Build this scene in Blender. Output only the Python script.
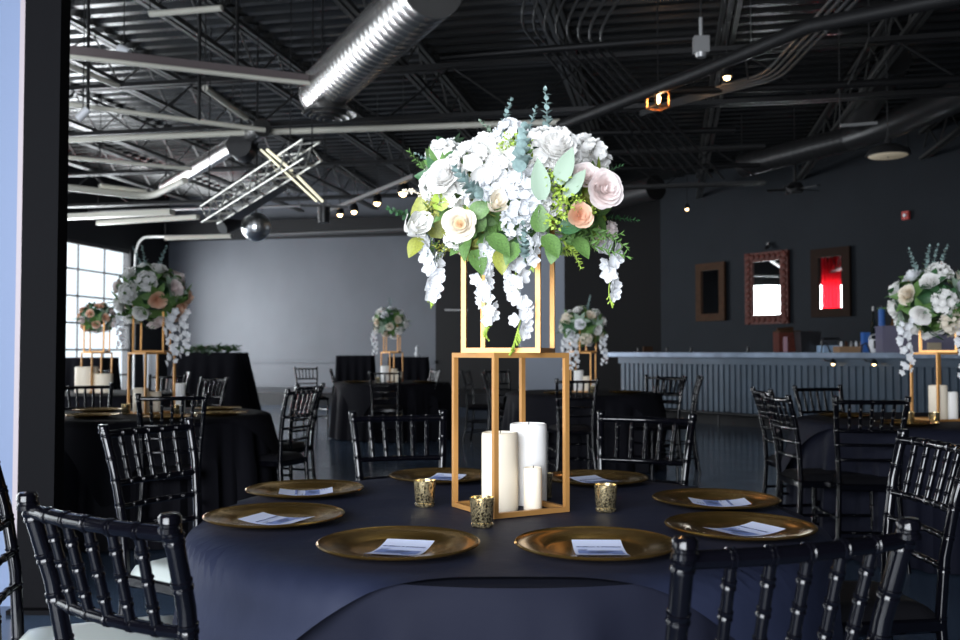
import bpy, math, random
from mathutils import Vector, Matrix
PI=math.pi; R=math.radians
sc=bpy.context.scene
for o in list(bpy.data.objects): bpy.data.objects.remove(o)
COL=sc.collection
CAMZ=1.16; F=950.0; TH=math.atan(32/950)
# ---------------- camera
cam=bpy.data.cameras.new('camera'); co=bpy.data.objects.new('camera',cam); COL.objects.link(co)
co.location=(0,0,CAMZ); co.rotation_euler=(PI/2+TH,0,0)
cam.sensor_width=36; cam.lens=36*950/960; cam.clip_end=200
cam.dof.use_dof=True; cam.dof.focus_distance=2.3; cam.dof.aperture_fstop=5.6
sc.camera=co
# ---------------- world, light, exposure
w=bpy.data.worlds.new('world'); sc.world=w; w.use_nodes=True
w.node_tree.nodes['Background'].inputs[0].default_value=(.85,.93,1,1)
w.node_tree.nodes['Background'].inputs[1].default_value=1.5
sc.view_settings.view_transform='Standard'; sc.view_settings.look='None'
sc.view_settings.exposure=0.0; sc.view_settings.gamma=1; sc.view_settings.use_curve_mapping=False
D=Vector((.196,.981,0)); C=Vector((.981,-.196,0))       # room axes: along the left wall, across the room
def area(name,loc,nrm,sx,sy,energy,col,spread=PI):
    l=bpy.data.lights.new(name,'AREA'); l.shape='RECTANGLE'; l.size=sx; l.size_y=sy; l.energy=energy; l.color=col; l.spread=spread
    o=bpy.data.objects.new(name,l); COL.objects.link(o); o.location=loc
    z=-Vector(nrm).normalized(); y=Vector((0,0,1)); x=y.cross(z).normalized(); y=z.cross(x)
    o.rotation_euler=Matrix((x,y,z)).transposed().to_euler()
    return o
def lw(Y,off=0,z=0): return Vector((-13+.2*Y,Y,z))+C*off       # point on the left wall
# (y0,y1,ztop) glazed openings in the left wall, daylight outside each
GL=[(17.0,22.85,3.6),(9.2,15.2,3.6),(1.0,7.0,3.6)]
for (a,b,zt),e in zip(GL,(1500,480,300)):
    area('daylight',lw((a+b)/2,-.5,zt/2+.1),C,(b-a)*1.02,zt+.3,e,(.97,.98,1))
area('daylight',(-3.2,-3.0,1.9),(0,1,0),6.2,3.2,1350,(.88,.93,1))    # unseen glazed entrance, added behind the camera to brighten the foreground
# ---------------- helpers
class MB:
    def __init__(s): s.v=[]; s.f=[]
    def add(s,v,f,M=None):
        n=len(s.v)
        s.v+= [tuple(M@Vector(p)) for p in v] if M else [tuple(p) for p in v]
        s.f+= [tuple(i+n for i in q) for q in f]; return s
    def box(s,c,d,M=None):
        x,y,z=c; a,b,h=d[0]/2,d[1]/2,d[2]/2
        v=[(x+i*a,y+j*b,z+k*h) for k in(-1,1) for j in(-1,1) for i in(-1,1)]
        return s.add(v,[(0,2,3,1),(4,5,7,6),(0,1,5,4),(2,6,7,3),(0,4,6,2),(1,3,7,5)],M)
    def beam(s,a,b,wd,ht,up=(0,0,1)):
        a=Vector(a);b=Vector(b); t=(b-a).normalized(); u=Vector(up)
        if abs(t.dot(u))>.98: u=Vector((1,0,0))
        x=t.cross(u).normalized()*wd/2; y=x.cross(t).normalized()*ht/2
        v=[p+i*x+j*y for p in(a,b) for i,j in((-1,-1),(1,-1),(1,1),(-1,1))]
        return s.add(v,[(0,1,5,4),(1,2,6,5),(2,3,7,6),(3,0,4,7),(3,2,1,0),(4,5,6,7)])
    def tube(s,P,r,n=8,cap=True):
        P=[Vector(p) for p in P]; m=len(P); rs=r if isinstance(r,(list,tuple)) else [r]*m
        v=[];f=[]; up=None
        for i,p in enumerate(P):
            t=(P[min(i+1,m-1)]-P[max(i-1,0)])
            t=t.normalized() if t.length>1e-9 else Vector((0,0,1))
            if up is None: up=Vector((0,0,1)) if abs(t.z)<.9 else Vector((1,0,0))
            x=t.cross(up).normalized(); y=x.cross(t).normalized(); up=y
            for k in range(n):
                a=2*PI*k/n; v.append(p+(x*math.cos(a)+y*math.sin(a))*rs[i])
        for i in range(m-1):
            for k in range(n):
                q=(k+1)%n; f.append((i*n+k,i*n+q,(i+1)*n+q,(i+1)*n+k))
        if cap: f.append(tuple(range(n))[::-1]); f.append(tuple((m-1)*n+k for k in range(n)))
        return s.add(v,f)
    def lathe(s,prof,n=24,M=None,wob=None):
        v=[];f=[]
        for i,(r,z) in enumerate(prof):
            for k in range(n):
                a=2*PI*k/n; rr=r*(wob(i,k) if wob else 1); v.append((rr*math.cos(a),rr*math.sin(a),z))
        for i in range(len(prof)-1):
            for k in range(n):
                q=(k+1)%n; f.append((i*n+k,i*n+q,(i+1)*n+q,(i+1)*n+k))
        if prof[0][0]>1e-6: f.append(tuple(range(n))[::-1])
        if prof[-1][0]>1e-6: f.append(tuple((len(prof)-1)*n+k for k in range(n)))
        return s.add(v,f,M)
    def grid(s,fn,nu,nv,M=None,wrap=False):
        v=[fn(i/nu,j/nv) for j in range(nv+1) for i in range(nu+(0 if wrap else 1))]
        n=nu if wrap else nu+1; f=[]
        for j in range(nv):
            for i in range(nu):
                q=(i+1)%n; f.append((j*n+i,j*n+q,(j+1)*n+q,(j+1)*n+i))
        return s.add(v,f,M)
    def mesh(s,name,m,smooth=True):
        me=bpy.data.meshes.new(name); me.from_pydata(s.v,[],s.f); me.materials.append(m)
        if smooth:
            me.polygons.foreach_set('use_smooth',[True]*len(me.polygons))
            try: me.set_sharp_from_angle(angle=R(42))
            except Exception: pass
        me.update(); return me
def link(name,me,parent=None,mat=None):
    o=bpy.data.objects.new(name,me); COL.objects.link(o)
    if parent: o.parent=parent
    if mat is not None: o.matrix_local=mat
    return o
def part(name,mb,m,parent,smooth=True,label=None,stuff=False):
    o=link(name,mb.mesh(name,m,smooth),parent)
    if label:o['label']=label
    if stuff:o['kind']='stuff'
    return o
def tag(o,label,cat,group=None,kind=None):
    o['label']=label;o['category']=cat
    if group:o['group']=group
    if kind:o['kind']=kind
    return o
def thing(name,label,cat,loc=(0,0,0),rz=0,group=None):
    o=bpy.data.objects.new(name,None); COL.objects.link(o); o.location=loc; o.rotation_euler=(0,0,rz); o.empty_display_size=.1
    return tag(o,label,cat,group)
def solo(name,mb,m,label,cat,group=None,smooth=True,loc=None,rz=0):
    o=link(name,mb.mesh(name,m,smooth)); 
    if loc: o.location=loc; o.rotation_euler=(0,0,rz)
    return tag(o,label,cat,group)
def struct(name,mb,m,smooth=False,parent=None):
    o=link(name,mb.mesh(name,m,smooth),parent)
    if not parent:o['kind']='structure'
    return o
def copy_tree(o,parent=None):
    c=o.copy(); COL.objects.link(c)
    if parent:c.parent=parent
    for ch in KIDS(o): copy_tree(ch,c)
    return c
def KIDS(o): return [x for x in bpy.data.objects if x.parent==o] if o.name not in KC else KC[o.name]
KC={}
def cache(o):
    KC[o.name]=[x for x in bpy.data.objects if x.parent==o]
    for x in KC[o.name]: cache(x)
def dup(o,label,loc,rz,group=None):
    c=copy_tree(o); c.location=loc; c.rotation_euler=(0,0,rz); c['label']=label
    if group:c['group']=group
    return c
def pt(px,py,Y):
    u=(px-480)/F; v=(320-py)/F
    d=Vector((u,math.cos(TH)-v*math.sin(TH),math.sin(TH)+v*math.cos(TH))); d*=Y/d.y
    return Vector((0,0,CAMZ))+d
def pz(px,py,z):
    p=pt(px,py,1)-Vector((0,0,CAMZ)); return Vector((0,0,CAMZ))+p*((z-CAMZ)/p.z)
# ---------------- materials
def mat(name,col,rough=.5,metal=0,bump=0,bscale=20,var=0,vscale=5,coat=0,emit=None,es=0,spec=.5,sss=0,trans=0,sheen=0,stretch=(1,1,1)):
    m=bpy.data.materials.new(name); m.use_nodes=True; nt=m.node_tree; b=nt.nodes['Principled BSDF']
    b.inputs['Base Color'].default_value=(*col,1); b.inputs['Roughness'].default_value=rough; b.inputs['Metallic'].default_value=metal
    b.inputs['Coat Weight'].default_value=coat; b.inputs['Specular IOR Level'].default_value=spec; b.inputs['Sheen Weight'].default_value=sheen
    if coat: b.inputs['Coat Roughness'].default_value=.06
    if trans: b.inputs['Transmission Weight'].default_value=trans
    if emit: b.inputs['Emission Color'].default_value=(*emit,1); b.inputs['Emission Strength'].default_value=es
    if bump or var:
        tc=nt.nodes.new('ShaderNodeTexCoord'); mp=nt.nodes.new('ShaderNodeMapping'); mp.inputs['Scale'].default_value=stretch
        nt.links.new(tc.outputs['Object'],mp.inputs[0])
    if var:
        n=nt.nodes.new('ShaderNodeTexNoise'); n.inputs['Scale'].default_value=vscale; n.inputs['Detail'].default_value=5
        nt.links.new(mp.outputs[0],n.inputs['Vector'])
        r=nt.nodes.new('ShaderNodeValToRGB'); r.color_ramp.elements[0].position=.3; r.color_ramp.elements[1].position=.7
        r.color_ramp.elements[0].color=(*[c*(1-var) for c in col],1); r.color_ramp.elements[1].color=(*[min(1,c*(1+var)) for c in col],1)
        nt.links.new(n.outputs['Fac'],r.inputs[0]); nt.links.new(r.outputs[0],b.inputs['Base Color'])
    if bump:
        n2=nt.nodes.new('ShaderNodeTexNoise'); n2.inputs['Scale'].default_value=bscale; n2.inputs['Detail'].default_value=4
        nt.links.new(mp.outputs[0],n2.inputs['Vector'])
        bp=nt.nodes.new('ShaderNodeBump'); bp.inputs['Strength'].default_value=bump; bp.inputs['Distance'].default_value=.02
        nt.links.new(n2.outputs['Fac'],bp.inputs['Height']); nt.links.new(bp.outputs[0],b.inputs['Normal'])
    return m
m_black=mat('black_resin',(.002,.002,.0035),.10,spec=.42)
m_ivory=mat('ivory_vinyl',(.55,.6,.57),.35)
m_cushion=mat('black_vinyl',(.006,.006,.008),.5,spec=.3)
m_navy=mat('navy_cloth',(.0125,.0165,.038),.62,bump=.25,bscale=7,spec=.25,var=.08,vscale=3)
m_navy2=mat('navy_under_cloth',(.005,.0062,.0155),.8,bump=.2,bscale=6,spec=.2)
m_blackcloth=mat('black_cloth',(.005,.005,.008),.85,spec=.15)
m_gold=mat('gold_paint',(.56,.28,.085),.42,metal=.45)
m_charger=mat('gold_charger',(.50,.30,.085),.22,metal=.95)
m_bead=m_charger
m_wax=mat('ivory_wax',(.92,.82,.66),.5,spec=.3)
m_waxw=mat('white_wax',(.93,.92,.9),.5,spec=.3)
m_wick=mat('wick',(.03,.025,.02),.9)
m_paper=mat('card_paper',(.72,.78,1),.6)
m_ink=mat('card_ink',(.10,.14,.30),.7)
m_inkblue=mat('card_blue_print',(.22,.30,.62),.7)
m_wall=mat('grey_wall_paint',(.095,.104,.122),.5,var=.10,vscale=1.2,bump=.05,bscale=30,stretch=(1,1,.6))
m_wallr=mat('charcoal_wall_paint',(.0145,.018,.023),.75,spec=.2,var=.08,vscale=1.5,bump=.05,bscale=30)
m_dark=mat('black_wall_paint',(.006,.006,.007),.8)
m_pale=mat('pale_wall_paint',(.15,.20,.32),.6)
m_col=mat('black_column_paint',(.002,.002,.003),.7,spec=.1)
m_steelblk=mat('black_steel',(.012,.012,.013),.5,metal=.3)
m_steel=mat('grey_steel',(.30,.30,.30),.4,metal=.5)
m_pipe=mat('pale_conduit',(.74,.72,.62),.4)
m_grypipe=mat('grey_conduit',(.32,.32,.31),.4)
m_duct=mat('galvanized_duct',(.34,.335,.33),.27,metal=.9,var=.15,vscale=3)
m_ductblk=mat('black_duct',(.022,.022,.023),.35,metal=.2)
m_alum=mat('aluminium',(.75,.74,.68),.3,metal=.7)
m_red=mat('red_velvet',(.55,.01,.02),.7)
_n=m_red.node_tree; _t=_n.nodes.new('ShaderNodeBsdfTranslucent'); _t.inputs[0].default_value=(.75,.01,.02,1); _x=_n.nodes.new('ShaderNodeMixShader'); _x.inputs[0].default_value=.5
_n.links.new(_n.nodes['Principled BSDF'].outputs[0],_x.inputs[1]); _n.links.new(_t.outputs[0],_x.inputs[2]); _n.links.new(_x.outputs[0],_n.nodes['Material Output'].inputs[0])
m_mirror=mat('mirror_glass',(.92,.94,.94),.015,metal=1)
m_brown=mat('brown_wood_frame',(.050,.024,.012),.7,spec=.15,var=.2,vscale=12)
m_carved=mat('carved_mahogany_frame',(.085,.018,.011),.55,spec=.25,var=.25,vscale=14)
m_dkbrown=mat('dark_brown_frame',(.020,.010,.006),.7,spec=.12)
m_bulb=mat('warm_bulb',(1,.8,.5),.4,emit=(1,.66,.30),es=14)
m_glowtube=mat('glow_tube',(.95,.93,.75),.35,emit=(1,.95,.7),es=.9)  # slight glow added, standing in for sunlight on pale tubes
m_lampin=mat('cream_lamp_interior',(.75,.66,.5),.5,emit=(1,.85,.6),es=.12)
m_cream=mat('cream_petals',(.93,.86,.74),.55,spec=.3)
m_white=mat('white_petals',(.97,.96,.94),.55,spec=.3)
m_lilac=mat('cool_white_petals',(.93,.94,.96),.55,spec=.3)
m_pinkw=mat('blush_petals',(.95,.86,.84),.55,spec=.3)
m_peach=mat('peach_petals',(.90,.62,.46),.55,spec=.3)
m_heart=mat('apricot_petals',(.93,.74,.52),.55,spec=.3)
m_leaf=mat('green_leaf',(.10,.20,.05),.5,var=.3,vscale=14)
m_olive=mat('olive_leaf',(.27,.29,.05),.5,var=.25,vscale=12)
m_silver=mat('silver_green_leaf',(.27,.36,.27),.6)
m_euc=mat('blue_eucalyptus_leaf',(.24,.34,.33),.6,var=.2,vscale=16)
m_lime=mat('lime_green_leaf',(.34,.48,.07),.5,var=.25,vscale=20)
m_dkgreen=mat('dark_green_leaf',(.035,.11,.04),.5,var=.3,vscale=14)
m_bar=mat('blue_grey_bar_panel',(.032,.055,.085),.5,metal=.2,var=.15,vscale=3)
m_bartop=mat('galvanized_bar_top',(.09,.115,.155),.4,metal=.6,var=.25,vscale=6)
m_whitep=mat('white_plastic',(.8,.82,.85),.4)
m_bluep=mat('blue_plastic',(.05,.16,.5),.3)
m_cardb=mat('brown_cardboard',(.33,.20,.11),.8)
m_blkp=mat('black_plastic',(.012,.012,.014),.35)
m_redp=mat('red_plastic',(.5,.04,.03),.4)
m_green=mat('garland_green',(.05,.12,.04),.6)
m_glassd=mat('dark_bottle_glass',(.01,.014,.012),.08,coat=.5)
def clear_mat(name,tint,gl=.06,alpha=None):
    m=bpy.data.materials.new(name); m.use_nodes=True; nt=m.node_tree; nt.nodes.clear()
    o=nt.nodes.new('ShaderNodeOutputMaterial'); t=nt.nodes.new('ShaderNodeBsdfTransparent'); t.inputs[0].default_value=(*tint,1)
    g=nt.nodes.new('ShaderNodeBsdfPrincipled'); g.inputs['Base Color'].default_value=(*[c*.5 for c in tint],1); g.inputs['Roughness'].default_value=gl
    x=nt.nodes.new('ShaderNodeMixShader')
    if alpha is None:
        l=nt.nodes.new('ShaderNodeFresnel'); l.inputs[0].default_value=1.45; nt.links.new(l.outputs[0],x.inputs[0])
    else: x.inputs[0].default_value=alpha
    nt.links.new(t.outputs[0],x.inputs[1]); nt.links.new(g.outputs[0],x.inputs[2]); nt.links.new(x.outputs[0],o.inputs[0]); return m
m_pane=clear_mat('window_pane',(.97,.99,1),.03,.05)
m_bin=clear_mat('translucent_lilac_plastic',(.75,.72,.9),.3,.45)
def votive_mat():
    m=mat('mercury_glass_gold',(.7,.5,.22),.25,metal=.9); nt=m.node_tree; b=nt.nodes['Principled BSDF']
    tc=nt.nodes.new('ShaderNodeTexCoord'); v=nt.nodes.new('ShaderNodeTexNoise'); v.inputs['Scale'].default_value=210; v.inputs['Detail'].default_value=3
    r=nt.nodes.new('ShaderNodeValToRGB'); e=r.color_ramp.elements; e[0].position=.40;e[1].position=.53; e[0].color=(.03,.02,.01,1); e[1].color=(.95,.78,.45,1)
    nt.links.new(tc.outputs['Object'],v.inputs['Vector']); nt.links.new(v.outputs['Fac'],r.inputs[0]); nt.links.new(r.outputs[0],b.inputs['Base Color']); return m
m_votive=votive_mat()
def floor_mat():
    m=mat('polished_concrete',(.055,.085,.135),.16,var=.35,vscale=.9,spec=.6); nt=m.node_tree; b=nt.nodes['Principled BSDF']
    tc=nt.nodes.new('ShaderNodeTexCoord'); n=nt.nodes.new('ShaderNodeTexNoise'); n.inputs['Scale'].default_value=3; n.inputs['Detail'].default_value=6
    r=nt.nodes.new('ShaderNodeMapRange'); r.inputs['To Min'].default_value=.08; r.inputs['To Max'].default_value=.26
    nt.links.new(tc.outputs['Object'],n.inputs['Vector']); nt.links.new(n.outputs['Fac'],r.inputs[0]); nt.links.new(r.outputs[0],b.inputs['Roughness']); return m
m_floor=floor_mat()
m_deck=mat('dark_roof_deck',(.075,.075,.074),.27,metal=.85)
m_stage=mat('black_stage_paint',(.01,.01,.012),.3)

def translucent(m,f=.35):
    nt=m.node_tree; b=nt.nodes['Principled BSDF']; t=nt.nodes.new('ShaderNodeBsdfTranslucent'); t.inputs[0].default_value=b.inputs['Base Color'].default_value; x=nt.nodes.new('ShaderNodeMixShader'); x.inputs[0].default_value=f
    nt.links.new(b.outputs[0],x.inputs[1]); nt.links.new(t.outputs[0],x.inputs[2]); nt.links.new(x.outputs[0],nt.nodes['Material Output'].inputs[0])
for _m in(m_cream,m_white,m_lilac,m_pinkw,m_peach,m_heart): translucent(_m)
# ================= STRUCTURE
struct('floor',MB().box((-1,10,-.1),(34,36,.2)),m_floor)
# left wall with glazed openings
def wall_seg(mb,a,b,z0,z1,off=-.1,th=.2):
    mb.beam(lw(a,off,(z0+z1)/2),lw(b,off,(z0+z1)/2),th,z1-z0)
mb=MB(); ys=[-7.5]+[q for g in reversed(GL) for q in g[:2]]+[25.2]
for i in range(0,len(ys),2): wall_seg(mb,ys[i],ys[i+1],0,5.6)
for a,b,zt in GL: wall_seg(mb,a,b,zt,5.6)
struct('wall_left',mb,m_dark)
for gi,(a,b,zt) in enumerate(GL):
    e=bpy.data.objects.new('window_%d'%(gi+1),None); COL.objects.link(e); e['kind']='structure'; e.location=lw((a+b)/2)
    off=e.location.copy(); fr=MB(); n=round((b-a)/1.03)
    for k in range(n+1):
        Y=a+(b-a)*k/n; fr.beam(lw(Y,-.05)-off,lw(Y,-.05,zt)-off,.03,.03)
    nh=6
    for k in range(nh+1):
        z=.03+(zt-.06)*k/nh; fr.beam(lw(a,-.05,z)-off,lw(b,-.05,z)-off,.03,.04 if 0<k<nh else .09)
    part('window_frame',fr,m_steelblk,e,False)
    part('pane',MB().beam(lw(a,-.06,zt/2)-off,lw(b,-.06,zt/2)-off,.012,zt),m_pane,e,False)
# back wall
BL=Vector((-8.1,24.6,0)); 
def bw(t,z=0,off=0): return BL+C*t-D*off+Vector((0,0,z))
XB=7.15
struct('wall_back',MB().beam(bw(-.5,2.8,-.1),bw(XB,2.8,-.1),.2,5.6),m_wall)
struct('wall_back_dark',MB().beam(bw(XB,2.8,-.1),bw(14.4,2.8,-.1),.2,5.6),m_dark)
struct('trim_1',MB().beam(bw(.4,.92,.03),bw(XB,.92,.03),.05,.06),m_wall)
struct('trim_2',MB().beam(bw(-.2,4.25,.12),bw(11.0,4.25,.12),.25,.45),m_dark)
# angled right wall behind the bar
RW=Vector((3.9,22.6,0)); RD=Vector((.57,-.82,0)).normalized(); RN=Vector((-RD.y*-1,RD.x*-1,0)); RN=Vector((-.82,-.57,0)).normalized()
def rw(t,z=0,off=0): return RW+RD*t+RN*off+Vector((0,0,z))
struct('wall_right',MB().beam(rw(-.5,2.8,-.1),rw(14,2.8,-.1),.2,5.6),m_wallr)
struct('trim_3',MB().beam(rw(.1,0,.06),rw(.1,4.5,.06),.16,.12),m_wallr)
e=rw(14); struct('wall_right_near',MB().beam((e.x,e.y,2.8),(e.x,-7.5,2.8),.2,5.6),m_dark)
# rear wall with the added entrance glazing, unseen from the camera
mb=MB(); mb.box((-10.7,-2.6,2.8),(8.4,.2,5.6)).box((6.3,-2.6,2.8),(12.6,.2,5.6)).box((-3.25,-2.6,4.55),(6.5,.2,2.1)); struct('wall_rear',mb,m_dark)
mb=MB()
for k in range(6): mb.box((-6.5+6.5*k/5,-2.6,1.75),(.07,.1,3.5))
for z in(.04,1.1,2.2,3.46): mb.box((-3.25,-2.6,z),(6.5,.1,.07))
struct('window_4',mb,m_steelblk)
# roof deck : fluted steel sheet
mb=MB(); s=.3; org=lw(-8,-1,5.15); prof=[]
n=int(34/s)
for k in range(n):
    for dt,h in((0,0),(.10,0),(.14,.07),(.26,.07)): prof.append((k*s+dt,h))
v=[];f=[]
for d,h in prof:
    v.append(org+D*d+Vector((0,0,h))); v.append(org+D*d+C*27+Vector((0,0,h)))
for i in range(len(prof)-1): f.append((2*i,2*i+1,2*i+3,2*i+2))
mb.add(v,f); struct('ceiling',mb,m_deck)
# partition and column near left edge
struct('wall_partition',MB().box((-2.48,4.45,2.6),(.72,.14,5.2)),m_pale)
struct('trim_4',MB().box((-2.105,4.36,2.6),(.03,.06,5.2)),mat('pinkish_corner_bead',(.35,.30,.32),.5))
solo('column',MB().box((0,0,2.6),(.163,.10,5.2)).box((0,0,.01),(.2,.2,.02)),m_col,'tall black square steel column at the left edge, beside the pale wall end','column',smooth=False,loc=(-1.991,4.33,0))
# stand-alone grey wall pier in the middle distance
struct('wall_pier',MB().box((1.0,15.4,2.1),(.71,.35,4.2)),mat('pale_grey_pier_paint',(.40,.44,.52),.6))
# stage platform
P0=Vector((-6.6,21.2,0)); solo('stage',MB().beam(P0+Vector((0,0,.14))+D*1.48,P0+C*7.4+Vector((0,0,.14))+D*1.48,2.86,.28),m_stage,'low black stage platform along the grey back wall','stage',smooth=False)

# ================= CEILING STEEL
def joist(name,a,b,zt,zb,m,label,pitch=.6,wch=.05,grp=None,cat='roof joist'):
    a=Vector(a);b=Vector(b);L=(b-a).length;t=(b-a)/L; r=thing(name,label,cat,(a.x,a.y,zb),0,grp); q=Vector((a.x,a.y,zb))
    side=t.cross(Vector((0,0,1))); 
    for nm,z in(('top_chord',zt),('bottom_chord',zb)):
        mb=MB()
        for s_ in(-1,1): mb.beam(a+side*wch*.8*s_-q+Vector((0,0,z-a.z)),b+side*wch*.8*s_-q+Vector((0,0,z-a.z)),wch,.05)
        part(nm,mb,m,r,False)
    n=int(L/pitch); P=[]
    for k in range(n+1): P.append(a+t*L*k/n-q+Vector((0,0,(zb if k%2 else zt)-a.z)))
    part('web',MB().tube(P,.014,5),m,r,False); return r
side_=['first','second','third','fourth','fifth','sixth','seventh','eighth','ninth','tenth','eleventh']
m_joist=mat('joist_steel',(.08,.08,.077),.4,metal=.4)
for k in range(10):
    c0=2.0+1.9*k; a=lw(2,c0,5.1); b=lw(24,c0,5.1)
    joist('roof_joist',a,b,5.08,4.62,m_joist,'open web steel roof joist running to the back wall, %s from the left window wall'%side_[k],grp='roof joists')
for k,Y in enumerate((8.6,13.2,18.4)):
    a=lw(Y,.3,4.6); b=a+C*(19 if k<2 else 14)
    joist('roof_girder',a,b,4.55,3.95 if k else 4.0,m_steelblk,'deep black web truss crossing the hall, %s from the camera'%['nearest','second','third'][k],pitch=.8,wch=.07,grp='cross trusses',cat='roof truss')
# pipes / conduits (pixel ends at a chosen height)
def pipe(name,P,r,m,label,cat='pipe',n=10,group=None):
    base=P[0]; return solo(name,MB().tube([p-base for p in P],r,n),m,label,cat,group,loc=base)
def bend(a,b,c,k=.35,n=6):
    a,b,c=map(Vector,(a,b,c)); p=b+(a-b).normalized()*k; q=b+(c-b).normalized()*k
    return [a]+[p*(1-t)**2+b*2*t*(1-t)+q*t*t for t in[i/n for i in range(n+1)]]+[c]
def beam_thing(name,a,b,wd,ht,m,label,cat):
    return solo(name,MB().beam((0,0,0),b-a,wd,ht),m,label,cat,smooth=False,loc=a)
m_bm=mat('taupe_steel',(.16,.13,.13),.45,metal=.2)
beam_thing('ceiling_rail',pz(20,46,3.75),pz(330,83,3.75),.09,.09,m_bm,'long taupe rail under the roof, ending at the round silver duct','rail')
pipe('ceiling_pipe',[pz(20,51,3.70),pz(332,86,3.70)],.022,m_pipe,'bright pale strip painted as the lit underside of the taupe rail')  # pale tube added to show light on the rail's underside
pipe('ceiling_pipe',[pz(20,98,3.65),pz(265,130,3.65)],.026,m_pipe,'bright sloping pipe ending near the silver truss')
pipe('ceiling_pipe',[pz(20,142,3.8),pz(240,133,3.8),pz(560,122,3.8)],.036,m_pipe,'thick pale pipe crossing the hall above the mirror ball')
pipe('ceiling_pipe',[pz(20,153,3.6),pz(192,169,3.6)],.024,m_pipe,'thin sloping pale pipe below the thick crossing pipe')
pipe('ceiling_pipe',bend(pz(20,182,3.5),pz(150,197,3.5),pz(185,180,3.6),.3),.05,m_pipe,'pale bent pipe meeting the far silver duct')
pipe('ceiling_pipe',[pz(100,186,3.6),pz(146,192,3.6)],.04,m_pipe,'short thick pale pipe at the left above the bent one')
beam_thing('light_batten',pz(20,219,3.55),pz(172,212,3.55),.16,.09,m_pipe,'upper of two long pale light battens over the left windows','light batten')
beam_thing('light_batten',pz(98,223,3.5),pz(198,217,3.5),.10,.07,m_pipe,'lower and shorter pale light batten near the left windows','light batten')
p0=lw(22.95,.06,0)
pipe('conduit',[Vector((p0.x,p0.y,.1))]+bend(Vector((p0.x,p0.y,.3)),Vector((p0.x,p0.y,3.95)),pt(232,236,19.5),.7)[1:],.030,m_grypipe,'thick pale conduit rising beside the window and bending over the grey wall','conduit')
beam_thing('light_batten',pt(165,238,19.0),pt(231,236,19.0),.10,.07,m_pipe,'bright batten left of the mirror ball, above the grey wall','light batten')
pipe('ceiling_pipe',[pt(262,235,19.5),pt(430,228,20)],.05,m_steel,'grey pipe along the top of the back wall right of the mirror ball')
pipe('ceiling_pipe',[pz(75,212,4.3),pz(330,205,4.3)],.03,m_steel,'dull thin pipe behind the mirror ball level')
for i,(a,b,z,r_) in enumerate([((205,88),(246,118),3.9,.035),((60,62),(118,86),4.2,.03),((150,14),(222,8),4.4,.03)]):
    pipe('ceiling_brace',[pz(*a,z),pz(*b,z)],r_,m_pipe,['bright slanted brace hanging above the silver truss','pale slanted brace at far left under the deck','pale brace high up near the upper left corner'][i],'brace')
for i,(x,y0,y1) in enumerate([(88,8,112),(199,75,120),(237,0,80)]):
    Y=9.3; pipe('hanger_rod',[Vector((pt(x,y0,Y).x,Y,5.2)),pt(x,y1,Y)],.016,m_steelblk,['vertical black rod at far left holding a small spotlight','vertical black rod above the silver truss','vertical black rod left of the round duct'][i],'rod')
q=pt(83,115,9.3); t=thing('spotlight','small pale spotlight hanging from a rod at the far left','spotlight',q)
part('lamp_head',MB().tube([(-.05,0,-.04),(.05,0,.06)],.04,10),m_whitep,t); part('bracket',MB().tube([(0.04,0,0.03),(.05,0,.12)],.01,6),m_steelblk,t)
q=pt(124,48,9.0); t=thing('spotlight','small pale spotlight above the taupe rail','spotlight',q)
part('lamp_head',MB().tube([(-.05,0,0),(.05,0,-.05)],.045,10),m_whitep,t); part('bracket',MB().tube([(0,0,0),(0,0,.14)],.01,6),m_steelblk,t)
# spiral ducts
def duct(name,a,b,r,m,label,ring=.11,elbow=True):
    a=Vector(a);b=Vector(b);t=(b-a);L=t.length;t/=L; th=thing(name,label,'duct',b)
    P=[];rs=[];n=int(L/ring)
    for k in range(n+1):
        p=a+t*L*k/n-b; 
        for o_,rr in((-.009,r),(0,r*1.008),(.009,r)): P.append(p+t*o_); rs.append(rr)
    part('duct_tube',MB().tube(P,rs,28),m,th); return th
a=pz(432,-14,3.75);b=pz(322,92,3.75)
dt=duct('spiral_duct',a,b,.235,m_duct,'large shiny spiral duct at the top with a round diffuser at its end')
part('end_cap',MB().tube([(0,0,0),(-.03,.06,0)],[.245,.225],28),m_duct,dt)
mb=MB(); 
for rr,z0 in((.27,-.26),(.20,-.29),(.13,-.31),(.07,-.32)): mb.lathe([(rr-.06,z0+.06),(rr,z0),(rr-.01,z0-.004),(rr-.07,z0+.05)],24)
mb.lathe([(.16,-.1),(.16,-.25)],20)
o=part('diffuser',mb,m_duct,dt,label='round ceiling diffuser under the duct end'); o.location=(.10,-.15,0)
duct('spiral_duct',pz(262,128,3.8),pz(166,186,3.8),.11,m_duct,'slimmer silver duct far left behind the silver truss')
th=thing('speaker','black round speaker or fan housing above the silver truss','speaker',pt(241,147,11.5))
part('housing',MB().tube([(0,-.12,0),(0,.16,0)],[.15,.16],20),m_blkp,th); part('bracket',MB().tube([(0,0,.1),(0,0,.5)],.015,6),m_steelblk,th)
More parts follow.
